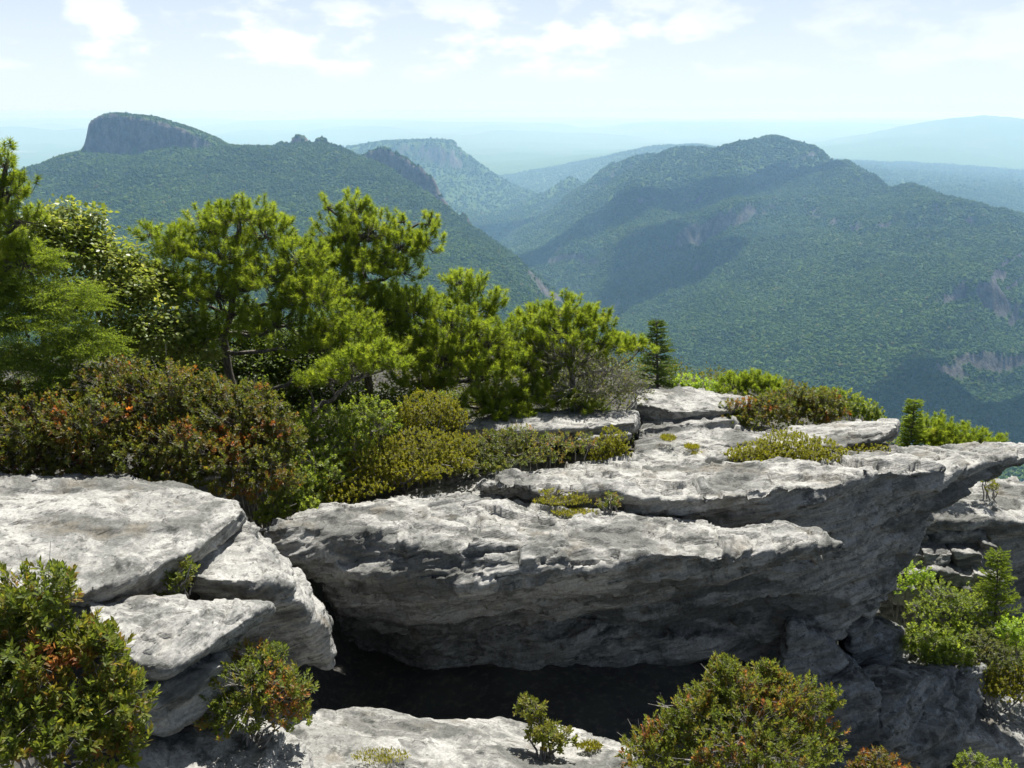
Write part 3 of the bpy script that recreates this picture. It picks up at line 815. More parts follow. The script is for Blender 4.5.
# --- bottom foreground
low = [
    slab([(240,830,5.6),(400,830,5.6),(560,820,5.7),(640,800,5.9)], [(250,715,7.1),(310,706,7.35),(380,712,7.4),(470,722,7.35),(560,728,7.3),(640,745,7.0)], 0.8, 0.5),
]
rock('low_slab', 'pale low slab along the bottom edge, half under the shade of the overhang', 'rock', low, voxel=0.022, seed=59, rough=0.5, warp=0.04)
rock('low_slab', 'lower corner slab in front of the leathery bush and the tilted block', 'rock',
     [slab([(90,830,5.0),(200,825,5.1),(300,815,5.4)], [(130,735,5.9),(200,705,6.5),(280,730,6.4),(310,752,6.1)], 0.5, 0.5)],
     voxel=0.022, seed=61, rough=0.55, warp=0.04)

# --- right side below the point
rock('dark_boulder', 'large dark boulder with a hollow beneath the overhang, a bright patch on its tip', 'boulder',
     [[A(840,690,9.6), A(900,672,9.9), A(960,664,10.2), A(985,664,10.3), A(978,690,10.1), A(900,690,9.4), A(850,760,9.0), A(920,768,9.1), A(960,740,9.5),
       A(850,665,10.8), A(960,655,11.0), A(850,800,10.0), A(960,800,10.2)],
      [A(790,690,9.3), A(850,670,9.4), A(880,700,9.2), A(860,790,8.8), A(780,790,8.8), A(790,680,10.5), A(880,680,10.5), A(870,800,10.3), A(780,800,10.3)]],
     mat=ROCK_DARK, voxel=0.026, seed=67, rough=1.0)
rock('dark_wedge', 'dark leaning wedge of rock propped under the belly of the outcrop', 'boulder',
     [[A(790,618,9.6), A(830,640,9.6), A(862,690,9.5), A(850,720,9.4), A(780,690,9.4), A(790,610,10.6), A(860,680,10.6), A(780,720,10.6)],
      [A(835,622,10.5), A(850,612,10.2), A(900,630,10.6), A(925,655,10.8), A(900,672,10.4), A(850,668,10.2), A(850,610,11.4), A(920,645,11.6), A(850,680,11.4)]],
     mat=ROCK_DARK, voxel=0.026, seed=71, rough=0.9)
rock('flat_slab', 'pale slab low at the right edge with a sunlit top and shaded front', 'rock',
     [slab([(960,735,9.4),(1000,745,9.4),(1060,770,9.3)], [(965,690,10.5),(1010,697,10.6),(1070,710,10.6)], 0.9, 0.9, -0.1)],
     voxel=0.026, seed=73, rough=0.7, warp=0.05)
rock('shelf_rock', 'flat-topped shelf of rock beyond the point, with a tuft on its edge', 'rock',
     [slab([(915,523,12.2),(960,522,12.2),(1000,520,12.3),(1080,520,12.4)], [(930,486,13.7),(990,484,13.8),(1080,474,13.9)], 0.28, 0.4, 0.15),
      slab([(988,532,12.6),(1020,530,12.7),(1080,528,12.8)], [(975,500,14.2),(1080,500,14.4)], 1.5, 1.8, 0.0)],
     voxel=0.03, seed=79, rough=0.9)
rr = np.random.RandomState(8)
def lump(c, s, k, flat=0.7):
    q = unit(rr.normal(size=(k, 3))) * s * np.array((1.25, 1.0, flat)) * rr.uniform(0.75, 1.15, (k, 1))
    return q + c

def block(px, py, y, sx, sy, sz, tilt):
    """a four-cornered broken block"""
    c0 = A(px, py, y); ca, sa = math.cos(tilt), math.sin(tilt)
    q = np.array([(a * sx, b * sy, e * sz) for a in (-1, 1) for b in (-1, 1) for e in (-1, 1)]) * rr.uniform(0.75, 1.15, (8, 3))
    return np.stack((q[:, 0] * ca - q[:, 2] * sa, q[:, 1], q[:, 0] * sa + q[:, 2] * ca), 1) + c0
frac = [[A(885,560,12.2), A(990,545,12.3), A(990,610,11.7), A(880,625,11.7), A(885,600,13.0), A(990,600,13.0), A(880,680,12.6), A(990,660,12.6)]]
for px, py, y, sx, sy, sz in [(912,538,12.3,.20,.2,.09),(942,533,12.35,.18,.2,.10),(970,535,12.3,.18,.2,.11),(902,556,12.1,.18,.2,.10),(932,553,12.05,.2,.2,.10),(964,556,12.0,.2,.2,.12),
                              (985,548,12.1,.12,.2,.12),(915,573,11.9,.22,.2,.10),(948,575,11.85,.2,.2,.11),(978,578,11.8,.18,.2,.12),(900,590,11.8,.2,.2,.12),(940,596,11.7,.24,.2,.12)]:
    frac.append(block(px, py, y, sx, sy, sz, rr.uniform(-0.45, 0.35)))
rock('fractured_rocks', 'heap of pale fractured rock below the shelf beyond the point', 'rock', frac, voxel=0.020, seed=83, rough=0.75, warp=0.05, smooth=1)
rock('boulder', 'grey boulder among the shrubs right of the overhang', 'boulder',
     [[A(868,588,12.2), A(905,592,12.0), A(935,625,11.6), A(915,650,11.3), A(870,640,11.4), A(870,590,13.2), A(930,610,13.2), A(920,680,12.4), A(870,680,12.6)]],
     voxel=0.026, seed=89, rough=1.1)

# ================================================================ plants
rng = np.random.RandomState(11)

def frames(D):
    D = unit(D)
    ref = np.where(np.abs(D[:, 2:3]) > 0.9, np.array((1.0, 0, 0)), np.array((0, 0, 1.0)))
    X = unit(np.cross(ref, D)); Y = np.cross(D, X)
    return D, X, Y

class Geo:
    def __init__(self): self.V, self.Q, self.T, self.C, self.n = [], [], [], [], 0
    def add(self, V, Q=None, T=None, C=None):
        if len(V) == 0: return
        self.V.append(V); self.C.append(np.zeros(len(V)) if C is None else C)
        if Q is not None and len(Q): self.Q.append(np.asarray(Q) + self.n)
        if T is not None and len(T): self.T.append(np.asarray(T) + self.n)
        self.n += len(V)
    def build(self, name, mat, parent, smooth=False):
        me = mesh_from(name, np.concatenate(self.V), np.concatenate(self.Q) if self.Q else None, np.concatenate(self.T) if self.T else None,
                       np.concatenate(self.C), smooth)
        o = link(name, me, mat, None)
        if parent is not None:
            o.parent = parent
            o.matrix_parent_inverse = parent.matrix_basis.inverted()
        return o

def tube(g, pts, radii, sides=5):
    pts = np.asarray(pts, float); k = len(pts)
    d = np.gradient(pts, axis=0)
    _, X, Y = frames(d)
    a = np.arange(sides) * 2 * math.pi / sides
    ring = np.cos(a)[None, :, None] * X[:, None, :] + np.sin(a)[None, :, None] * Y[:, None, :]
    V = (pts[:, None, :] + ring * np.asarray(radii)[:, None, None]).reshape(-1, 3)
    i = np.arange(k - 1)[:, None] * sides; j = np.arange(sides); j2 = (j + 1) % sides
    Q = np.stack(((i + j), (i + j2), (i + j2 + sides), (i + j + sides)), -1).reshape(-1, 4)
    g.add(V, Q)

def wander(a, b, n, amp, sag=0.0):
    t = np.linspace(0, 1, n)[:, None]
    p = a * (1 - t) + b * t
    w = np.cumsum(rng.normal(size=(n, 3)), 0); w -= w[0] * (1 - t) + w[-1] * t
    L = np.linalg.norm(b - a)
    p = p + w * amp * L / max(1, n ** 0.5)
    p[:, 2] += sag * L * np.sin(math.pi * t[:, 0])
    return p

def twigs(g, A_, B_, r):
    """three-sided straight twigs, many at once"""
    if len(A_) == 0: return
    D, X, Y = frames(B_ - A_)
    n = len(A_); V = np.empty((n, 6, 3))
    for k in range(3):
        o = math.cos(k * 2.094) * X + math.sin(k * 2.094) * Y
        V[:, k] = A_ + o * r; V[:, k + 3] = B_ + o * r * 0.55
    b = np.arange(n)[:, None] * 6
    Q = np.concatenate([b + np.array((k, (k + 1) % 3, (k + 1) % 3 + 3, k + 3)) for k in range(3)])
    g.add(V.reshape(-1, 3), Q)

def leaves(g, P, D, N, L, W, C, fold=0.22, fine=False, curl=0.0):
    """leaf blades: base point, direction, rough normal, length, half width, tint"""
    D = unit(D); S = unit(np.cross(D, N)); N = np.cross(S, D)
    n = len(P); L = np.broadcast_to(L, (n,))[:, None]; W = np.broadcast_to(W, (n,))[:, None]
    if not fine:
        V = np.stack((P, P + D * L * 0.48 + S * W + N * W * fold, P + D * L - N * L * curl, P + D * L * 0.48 - S * W + N * W * fold), 1)
        b = np.arange(n)[:, None] * 4
        g.add(V.reshape(-1, 3), None, np.concatenate((b + np.array((0, 1, 2)), b + np.array((0, 2, 3)))), np.repeat(C, 4))
    else:
        m1 = P + D * L * 0.3; m2 = P + D * L * 0.68 - N * L * curl * 0.4
        up = N * W * fold
        V = np.stack((P, m1 + S * W * 0.8 + up, m2 + S * W * 0.95 + up, P + D * L - N * L * curl, m2 - S * W * 0.95 + up, m1 - S * W * 0.8 + up, m1, m2), 1)
        b = np.arange(n)[:, None] * 8
        g.add(V.reshape(-1, 3), np.concatenate((b + np.array((1, 2, 7, 6)), b + np.array((6, 7, 4, 5)))),
              np.concatenate((b + np.array((0, 1, 6)), b + np.array((0, 6, 5)), b + np.array((2, 3, 7)), b + np.array((7, 3, 4)))), np.repeat(C, 8))

def clump_tips(clumps, spacing, inner=0.35, low=-0.35, rag=0.22, depth=0.85):
    """twig tips spread over (and some inside) a set of uneven clumps given as pixel, distance and pixel radii"""
    P, N, K, Cs = [], [], [], []
    for k, c in enumerate(clumps):
        px, py, y, rx, rz = c[:5]
        m = pxm(py, y)
        R = np.array((rx * m, max(min(rx, rz * 1.6) * m * depth, 0.05), rz * m))
        C0 = at(px, py, y); Cs.append(C0)
        area = 4 * math.pi * ((R[0] * R[1]) ** 1.6 / 3 + (R[0] * R[2]) ** 1.6 / 3 + (R[1] * R[2]) ** 1.6 / 3) ** (1 / 1.6)
        n = max(4, int(area * 0.75 / spacing ** 2))
        d = unit(rng.normal(size=(n * 2, 3)))
        d = d[d[:, 2] > low][:n]
        lump_ = 1 + rag * fbm(d * 2.3 + k * 5.3 + px * 0.1, 3, 7) * 2.0
        r = lump_ * np.where(rng.rand(len(d)) < inner, rng.uniform(0.35, 0.85, len(d)), rng.uniform(0.86, 1.05, len(d)))
        P.append(C0 + d * R * r[:, None]); N.append(unit(d / R)); K.append(np.full(len(d), k))
    return np.concatenate(P), np.concatenate(N), np.concatenate(K), np.array(Cs)

def shrub(name, label, cat, clumps, mat, leaf=(0.04, 0.012), per=10, spacing=0.08, group=None, base=None, fine=False, tint=(0.1, 0.9),
          up=0.5, splay=(25, 80), inner=0.35, rag=0.22, twig_frac=0.5, twig_r=0.0022, stem_r=0.012, curl=0.08, low=-0.45, bare=0, twig_mat=None, red=None, ground=True):
    P, N, K, Cs = clump_tips(clumps, spacing, inner, low, rag)
    n = len(P)
    if base is None:
        c = Cs.mean(0); base = np.array((c[0], c[1], float(ground_z(c[0], c[1]))))
    t = thing(name, tuple(base), label, cat, group)
    ax = unit(N * (1 - up) + np.array((0, 0, up)) + rng.normal(size=(n, 3)) * 0.28)
    tip_t = np.clip(rng.beta(2, 2, n), 0, 1)
    if red is not None: tip_t = np.clip(tip_t * 0.6 + red * sstep(-0.1, 0.35, fbm(P / 0.35, 2, 3)) * rng.rand(n), 0, 1)
    g = Geo()
    D, X, Y = frames(ax)
    i = np.repeat(np.arange(n), per); j = np.tile(np.arange(per), n)
    az = j * 2.39996 + np.repeat(rng.uniform(0, 6.28, n), per)
    el = np.radians(splay[0] + (splay[1] - splay[0]) * (1 - j / max(per - 1, 1))) + rng.normal(size=n * per) * 0.15
    out = np.cos(az)[:, None] * X[i] + np.sin(az)[:, None] * Y[i]
    ld = np.cos(el)[:, None] * D[i] + np.sin(el)[:, None] * out
    pos = P[i] - D[i] * (leaf[0] * 1.5 * (1 - j / per))[:, None]
    L = leaf[0] * rng.uniform(0.65, 1.15, n * per); W = leaf[1] * rng.uniform(0.8, 1.15, n * per)
    tt = np.clip(tint[0] + (tint[1] - tint[0]) * (tip_t[i] * 0.65 + rng.rand(n * per) * 0.35), 0, 1)
    leaves(g, pos, ld, D[i], L, W, tt, fine=fine, curl=curl)
    g.build('foliage', mat, t)
    s = Geo()
    for C0, c in zip(Cs, clumps):
        for q in range(2 if len(clumps) > 3 else 3):
            tgt = C0 + rng.normal(size=3) * 0.3 * c[3] * pxm(c[1], c[2])
            b0 = base + np.array((rng.normal() * 0.05, rng.normal() * 0.05, -0.05))
            if ground and abs(C0[0] - base[0]) > 0.5: b0 = np.array((C0[0] * 0.8 + base[0] * 0.2, C0[1], max(float(ground_z(C0[0], C0[1])), C0[2] - 0.5)))
            tube(s, wander(b0, tgt, 7, 0.12, 0.05), np.linspace(stem_r, stem_r * 0.4, 7), 5)
    sel = rng.rand(n) < twig_frac
    hub = Cs[K] + (P - Cs[K]) * rng.uniform(0.15, 0.6, (n, 1)) + rng.normal(size=(n, 3)) * 0.03
    twigs(s, hub[sel], P[sel], twig_r)
    if bare:
        q = rng.randint(0, n, bare)
        a0 = P[q] - N[q] * 0.12; b0 = P[q] + ax[q] * rng.uniform(0.02, 0.14, (bare, 1)) + rng.normal(size=(bare, 3)) * 0.03
        twigs(s, a0, b0, twig_r * 1.3)
    s.build('stems', twig_mat or TWIG, t, True)
    return t

def needles(g, P, D, length, nper, nl, nw, tint, ang=(28, 72), ends=0.35):
    """bottlebrush shoots: needles set round each shoot axis"""
    n = len(P)
    D, X, Y = frames(D)
    i = np.repeat(np.arange(n), nper)
    s = rng.rand(n * nper)
    az = rng.uniform(0, 6.283, n * nper)
    el = np.radians(ang[1] + (ang[0] - ang[1]) * s ** 1.5) + rng.normal(size=n * nper) * 0.12
    out = np.cos(az)[:, None] * X[i] + np.sin(az)[:, None] * Y[i]
    d = np.cos(el)[:, None] * D[i] + np.sin(el)[:, None] * out
    p = P[i] + D[i] * (s * np.broadcast_to(length, (n,))[i])[:, None]
    L = nl * rng.uniform(0.7, 1.1, n * nper)
    side = unit(np.cross(d, rng.normal(size=d.shape)))
    V = np.stack((p - side * nw, p + side * nw, p + d * L[:, None]), 1).reshape(-1, 3)
    T = np.arange(n * nper * 3).reshape(-1, 3)
    C = np.clip(np.repeat(tint[i] * 0.7 + rng.rand(n * nper) * 0.3, 3), 0, 1)
    g.add(V, None, T, C)

def pine(label, trunk, clumps, group='stunted pines on the summit edge', mat=None, spacing=0.118, nper=120, nl=0.074, nw=0.0034, r0=0.07, low=-0.5, shoot=0.11):
    """trunk: list of pixel points with distance from the foot up; clumps: needle masses at the limb ends"""
    TP = np.array([at(*q) for q in trunk])
    base = TP[0].copy(); base[2] = min(base[2], float(ground_z(base[0], base[1])))
    t = thing('pine_tree', tuple(base), label, 'tree', group)
    path = np.concatenate((base[None] - np.array((0, 0, 0.1)), TP[1:] if len(TP) > 1 else TP))
    # resample the trunk
    k = 14; tt = np.linspace(0, len(path) - 1, k)
    path = np.stack([np.interp(tt, np.arange(len(path)), path[:, a]) for a in range(3)], 1)
    path[1:-1] += rng.normal(size=(k - 2, 3)) * 0.018
    tr = Geo(); tube(tr, path, np.linspace(r0, r0 * 0.35, k), 7)
    tr.build('trunk', BARK, t, True)
    P, N, K, Cs = clump_tips(clumps, spacing, 0.4, low, 0.3, 0.95)
    n = len(P)
    br = Geo()
    for C0 in Cs:
        d = np.linalg.norm(path - (C0 - np.array((0, 0, 0.15))), axis=1) + np.maximum(path[:, 2] - C0[2] + 0.1, 0) * 2
        q = path[np.argmin(d)]
        tube(br, wander(q, C0, 8, 0.10, -0.04), np.linspace(r0 * 0.45, r0 * 0.16, 8), 5)
    hub = Cs[K] + (P - Cs[K]) * rng.uniform(0.0, 0.35, (n, 1))
    mid = (hub + P) / 2 + rng.normal(size=(n, 3)) * 0.03 - np.array((0, 0, 0.04))
    ax = unit(N * 0.55 + np.array((0, 0, 0.75)) + rng.normal(size=(n, 3)) * 0.22)
    twigs(br, hub, mid, 0.007); twigs(br, mid, P, 0.005); twigs(br, P, P + ax * shoot, 0.0035)
    br.build('branches', BARK, t, True)
    g = Geo()
    tint = np.clip(0.45 + rng.normal(size=n) * 0.2, 0.05, 0.98)
    needles(g, P, ax, shoot * rng.uniform(0.6, 1.3, n), nper, nl, nw, tint, (38, 98))
    g.build('crown', mat or PINE, t)
    return t

def conifer(name, label, foot, top, width_px, mat, group=None, droop=0.15, nl=0.022, whorl=0.075):
    """narrow tree with whorled boughs: foot and top as pixels with distance"""
    a, b = at(*foot), at(*top)
    base = a.copy(); base[2] = min(a[2], float(ground_z(a[0], a[1])) + 0.02)
    t = thing(name, tuple(base), label, 'tree', group)
    H = b[2] - base[2]; R = width_px * pxm(foot[1], foot[2]) * 0.5
    tr = Geo(); tube(tr, wander(base - np.array((0, 0, .05)), np.array((base[0] + (b[0] - a[0]), base[1], b[2])), 10, 0.01), np.linspace(0.035, 0.004, 10), 6)
    tr.build('trunk', BARK, t, True)
    g, br = Geo(), Geo()
    S, Dd, Tt = [], [], []
    z = 0.10
    while z < H - 0.03:
        f = 1 - (z / H)
        vis_f = 0.12 + 0.95 * f ** 0.8
        k = rng.randint(6, 9)
        for q in range(k):
            az = rng.uniform(0, 6.283)
            L = R * vis_f * rng.uniform(0.6, 1.12)
            d = np.array((math.cos(az), math.sin(az), 0.28 - droop))
            o = np.array((base[0] + (b[0] - a[0]) * z / H, base[1], base[2] + z + rng.uniform(-.03, .03)))
            p = o + d * L * np.linspace(0, 1, 5)[:, None]; p[:, 2] -= droop * L * np.linspace(0, 1, 5) ** 2 - 0.1 * L * np.linspace(0, 1, 5) ** 4
            tube(br, p, np.linspace(0.006, 0.002, 5), 4)
            m = max(4, int(L / 0.028))
            s = rng.uniform(0.15, 1.0, m)
            pp = np.stack([np.interp(s, np.linspace(0, 1, 5), p[:, c]) for c in range(3)], 1)
            side = np.array((-d[1], d[0], 0)) * rng.choice((-1, 1), m)[:, None]
            dd = unit(unit(d) * 0.75 + side * rng.uniform(0.2, 1, (m, 1)) + np.array((0, 0, 0.12)) + rng.normal(size=(m, 3)) * 0.12)
            S.append(pp); Dd.append(dd); Tt.append(np.clip(0.25 + 0.5 * s + rng.normal(size=m) * 0.12, 0, 1))
        z += whorl * (0.5 + 0.7 * f)
    S.append(np.array([[base[0] + (b[0] - a[0]), base[1], b[2] - 0.08]])); Dd.append(np.array([[0, 0, 1.0]])); Tt.append(np.array([0.6]))
    S, Dd, Tt = np.concatenate(S), np.concatenate(Dd), np.concatenate(Tt)
    needles(g, S, Dd, np.full(len(S), 0.085), 40, nl, 0.0034, Tt, (30, 60))
    br.build('branches', BARK, t, True)
    g.build('crown', mat, t)
    return t

PINE = leaf_material('pine needles', [(0, (0.065, 0.095, 0.016)), (0.4, (0.150, 0.200, 0.024)), (0.75, (0.225, 0.270, 0.034)), (1, (0.31, 0.32, 0.06))], 0.5, 0.5, 0.3)
SPRUCE = leaf_material('spruce needles', [(0, (0.035, 0.065, 0.018)), (0.5, (0.075, 0.120, 0.024)), (1, (0.15, 0.20, 0.035))], 0.35, 0.5, 0.3)
FIR = leaf_material('fir needles', [(0, (0.070, 0.105, 0.020)), (0.5, (0.140, 0.190, 0.028)), (1, (0.22, 0.27, 0.04))], 0.5, 0.5, 0.3)
RED = leaf_material('reddening shrub leaves', [(0, (0.048, 0.062, 0.014)), (0.38, (0.100, 0.122, 0.022)), (0.62, (0.130, 0.100, 0.022)), (0.82, (0.21, 0.070, 0.022)), (1, (0.48, 0.17, 0.045))], 0.38)
LEATHER = leaf_material('leathery leaves', [(0, (0.055, 0.080, 0.018)), (0.40, (0.115, 0.150, 0.028)), (0.62, (0.170, 0.170, 0.034)), (0.78, (0.20, 0.115, 0.038)), (0.9, (0.30, 0.13, 0.06)), (1, (0.48, 0.22, 0.13))], 0.36, 0.5, 0.28)
CUSHION = leaf_material('cushion leaves', [(0, (0.090, 0.100, 0.014)), (0.5, (0.175, 0.180, 0.020)), (1, (0.27, 0.235, 0.035))], 0.38)
MOSSY = leaf_material('bright cushion leaves', [(0, (0.095, 0.105, 0.012)), (0.5, (0.185, 0.190, 0.019)), (1, (0.27, 0.255, 0.03))], 0.38)
GREEN = leaf_material('green shrub leaves', [(0, (0.060, 0.095, 0.018)), (0.5, (0.145, 0.190, 0.030)), (1, (0.26, 0.29, 0.075))], 0.42)
OLIVE = leaf_material('olive shrub leaves', [(0, (0.049, 0.070, 0.020)), (0.5, (0.105, 0.126, 0.034)), (1, (0.196, 0.168, 0.063))], 0.3)
BROAD = leaf_material('broad yellow green leaves', [(0, (0.070, 0.115, 0.022)), (0.5, (0.170, 0.215, 0.045)), (0.85, (0.30, 0.32, 0.10)), (1, (0.48, 0.46, 0.26))], 0.38, 0.4, 0.5, 2.0)
LIME = leaf_material('lime leaves', [(0, (0.125, 0.200, 0.025)), (0.5, (0.213, 0.300, 0.037)), (1, (0.300, 0.362, 0.062))], 0.4)
DARKLEAF = leaf_material('dark undergrowth leaves', [(0, (0.045, 0.070, 0.016)), (0.5, (0.095, 0.135, 0.026)), (1, (0.17, 0.20, 0.045))], 0.4)

# ---------------------------------------------------------------- pines
pine('tall dark pine cut by the left edge, rising behind the hemlock', [(-12,430,10.5),(-8,300,10.5),(0,200,10.5),(8,160,10.5)],
     [(8,165,10.5,14,16),(14,192,10.5,20,16),(-12,200,10.5,28,22),(20,222,10.4,22,16),(-15,245,10.4,34,22),(15,262,10.4,26,18),(-20,300,10.4,40,30)], r0=0.06)
pine('twisted pine with a forked grey trunk in the middle of the thicket', [(244,500,11.9),(240,440,11.9),(232,385,11.9),(222,345,11.9),(232,300,11.9),(238,240,11.9),(238,215,11.9)],
     [(240,218,11.9,34,16),(205,228,12,24,16),(180,252,11.9,26,20),(265,238,12.1,30,20),(225,258,11.7,34,22),(172,288,11.8,30,22),(215,298,11.5,36,24),(262,282,11.6,34,24),
      (300,262,11.9,28,22),(312,300,11.7,36,26),(275,326,11.5,34,24),(200,335,11.5,30,20),(345,330,11.7,32,24),(380,356,11.6,28,18),(320,350,11.5,30,18),(150,235,12.2,12,12)], r0=0.075)
pine('broad pine with a bare limb reaching right towards the far gorge', [(372,470,12.9),(368,400,12.9),(366,330,12.9),(362,270,12.9),(356,225,12.9)],
     [(328,208,12.9,9,10),(355,212,12.9,14,17),(340,236,12.9,24,20),(372,232,12.8,22,18),(400,248,12.8,26,18),(424,246,12.8,18,14),(404,222,12.9,7,9),(430,225,12.9,9,9),(330,262,12.7,28,20),
      (365,268,12.6,28,20),(398,272,12.7,24,14),(318,284,12.7,26,18),(350,300,12.5,28,20),(386,300,12.7,22,14)], r0=0.075)
pine('low spreading pine above the pale wedge of slab', [(440,440,12.6),(438,400,12.6),(430,360,12.6),(425,330,12.6)],
     [(412,312,12.6,38,20),(385,325,12.6,26,18),(448,330,12.5,38,22),(482,345,12.5,34,22),(512,366,12.5,30,20),(395,352,12.4,34,20),(440,360,12.3,38,22),(478,376,12.3,36,20),(540,378,12.5,20,16),(420,384,12.3,34,16)], r0=0.065)
pine('small open pine top standing behind the low spreading pine', [(478,400,13.0),(476,350,13.0),(472,310,13.0),(464,290,13.0)],
     [(458,284,13.0,13,11),(478,288,13.0,13,10),(494,302,13.0,11,9),(484,316,12.9,15,10),(462,304,12.9,16,12)], r0=0.045, spacing=0.11)
pine('rounded pine at the far edge left of the small spruce', [(572,410,13.0),(572,370,13.0),(568,340,13.0),(566,320,13.0)],
     [(566,312,13.0,24,12),(538,324,13.0,24,14),(592,322,13.0,20,13),(520,338,12.9,22,14),(560,336,12.8,32,18),(598,344,12.9,22,14),(532,356,12.7,34,16),(575,362,12.7,32,16),(618,346,13.0,20,9),(640,350,13.1,18,8)], r0=0.055, spacing=0.115)
pine('young bright pine spreading low behind the pale wedge of slab', [(520,436,12.3),(520,410,12.3)],
     [(492,402,12.3,30,14),(530,400,12.3,28,14),(562,402,12.3,26,12),(588,408,12.2,14,9),(508,416,12.1,32,10)], r0=0.03, spacing=0.10, nl=0.075)
pine('leaning pine limb with bright tufts in front of the dark thicket', [(290,425,10.6),(310,412,10.6),(332,398,10.6),(352,380,10.6)],
     [(352,366,10.6,24,13),(378,358,10.6,18,11),(330,380,10.6,16,10),(392,366,10.6,12,9),(306,384,10.7,12,8)], r0=0.045, spacing=0.10)
for lab, foot, cl in (('short pine clump at the far edge right of the highest slab', (765,410,13.8), [(735,388,13.8,16,10),(758,384,13.8,16,9),(770,392,13.7,18,10)]),
                      ('low pine cushion running right of the young fir, behind the point', (950,470,13.2), [(930,432,13.2,22,12),(958,438,13.1,22,10),(985,442,13.0,16,8),(940,446,13.0,26,10)])):
    pine(lab, [foot, (foot[0], foot[1] - 14, foot[2])], cl, r0=0.025, spacing=0.09, nl=0.06)

# ---------------------------------------------------------------- other conifers
conifer('spruce_tree', 'small dark pointed spruce beside the highest slab at the far edge', (658,392,13.9), (657,320,13.9), 54, SPRUCE, whorl=0.06)
conifer('fir_tree', 'young fir sticking up behind the point of the outcrop', (916,446,13.0), (915,399,13.0), 60, FIR, 'young firs')
conifer('fir_tree', 'bright young fir near the right edge below the shelf of rock', (1000,640,11.3), (998,553,11.3), 70, FIR, 'young firs', droop=0.05)

def hemlock(label, clumps, base, mat):
    """feathery flat sprays in layers"""
    P, N, K, Cs = clump_tips(clumps, 0.070, 0.45, -0.6, 0.25, 0.9)
    n = len(P)
    t = thing('hemlock_tree', tuple(base), label, 'tree')
    tr = Geo(); tube(tr, wander(np.array(base), Cs[0], 10, 0.03), np.linspace(0.06, 0.015, 10), 7); tr.build('trunk', BARK, t, True)
    br, g = Geo(), Geo()
    for C0 in Cs:
        q = np.array((base[0], base[1], max(base[2], C0[2] - 0.3)))
        tube(br, wander(q, C0, 7, 0.05), np.linspace(0.02, 0.006, 7), 5)
    d = N * np.array((1, 1, 0.1)); d[:, 2] -= 0.18
    d = unit(d + rng.normal(size=(n, 3)) * 0.2)
    twigs(br, P - d * 0.12, P + d * 0.06, 0.002)
    br.build('branches', BARK, t, True)
    m = 9
    i = np.repeat(np.arange(n), m); s = np.tile(np.linspace(0, 1, m), n)
    side = unit(np.cross(d, (0, 0, 1.0)))[i] * np.where(np.tile(np.arange(m), n) % 2, 1, -1)[:, None]
    sd = unit(d[i] * 0.9 + side * 0.9 + np.array((0, 0, -0.15)) + rng.normal(size=(n * m, 3)) * 0.08)
    sp = P[i] + d[i] * (0.2 * s - 0.12)[:, None]
    tint = np.clip(0.3 + 0.35 * s + rng.normal(size=n * m) * 0.12, 0, 1)
    needles(g, sp, sd, np.full(n * m, 0.08), 16, 0.018, 0.0040, tint, (50, 75))
    g.build('crown', mat, t)
hb = at(40, 470, 10.7)
hemlock('feathery green hemlock with drooping sprays at the left edge', [(25,258,10.5,38,16),(0,290,10.4,50,20),(70,300,10.4,40,20),(25,325,10.2,58,22),(85,345,10.2,34,18),(15,365,10.1,60,22),(75,385,10,40,18),(10,405,9.9,55,20),(70,415,10,36,14)],
        (hb[0], 10.9, float(ground_z(hb[0], 10.9))), FIR)

# ---------------------------------------------------------------- broad-leaved trees
def broadleaf(label, foot, clumps, mat, leaf=(0.066, 0.026), spacing=0.115, per=14, tint=(0.1, 1.0), r0=0.05):
    P, N, K, Cs = clump_tips(clumps, spacing, 0.4, -0.6, 0.35, 0.95)
    n = len(P)
    base = at(*foot); base[2] = min(base[2], float(ground_z(base[0], base[1])))
    t = thing('broadleaf_tree', tuple(base), label, 'tree')
    tr = Geo(); top = Cs[np.argmax(Cs[:, 2])]
    path = wander(base - np.array((0, 0, 0.1)), top, 12, 0.06); tube(tr, path, np.linspace(r0, r0 * 0.25, 12), 7); tr.build('trunk', BARK, t, True)
    br, g = Geo(), Geo()
    for C0 in Cs:
        q = path[np.argmin(np.linalg.norm(path - C0 + np.array((0, 0, 0.35)), axis=1))]
        tube(br, wander(q, C0, 8, 0.08, 0.03), np.linspace(r0 * 0.4, r0 * 0.12, 8), 5)
    hub = Cs[K] + (P - Cs[K]) * rng.uniform(0.05, 0.4, (n, 1))
    twigs(br, hub, P, 0.004)
    br.build('branches', BARK, t, True)
    i = np.repeat(np.arange(n), per)
    o = rng.normal(size=(n * per, 3))
    pos = P[i] + o * np.array((0.06, 0.06, 0.045))
    ld = unit(o * np.array((1, 1, 0.5)) + N[i] * 0.4 + np.array((0, 0, -0.25)))
    nn = unit(rng.normal(size=(n * per, 3)) * 0.45 + np.array((0.1, 0.25, 1.0)))
    tt = np.clip(tint[0] + (tint[1] - tint[0]) * (rng.beta(2, 2, n)[i] * 0.5 + rng.rand(n * per) * 0.5), 0, 1)
    leaves(g, pos, ld, nn, leaf[0] * rng.uniform(0.7, 1.2, n * per), leaf[1] * rng.uniform(0.8, 1.2, n * per), tt, fold=0.12, curl=0.1)
    g.build('crown', mat, t)
    return t
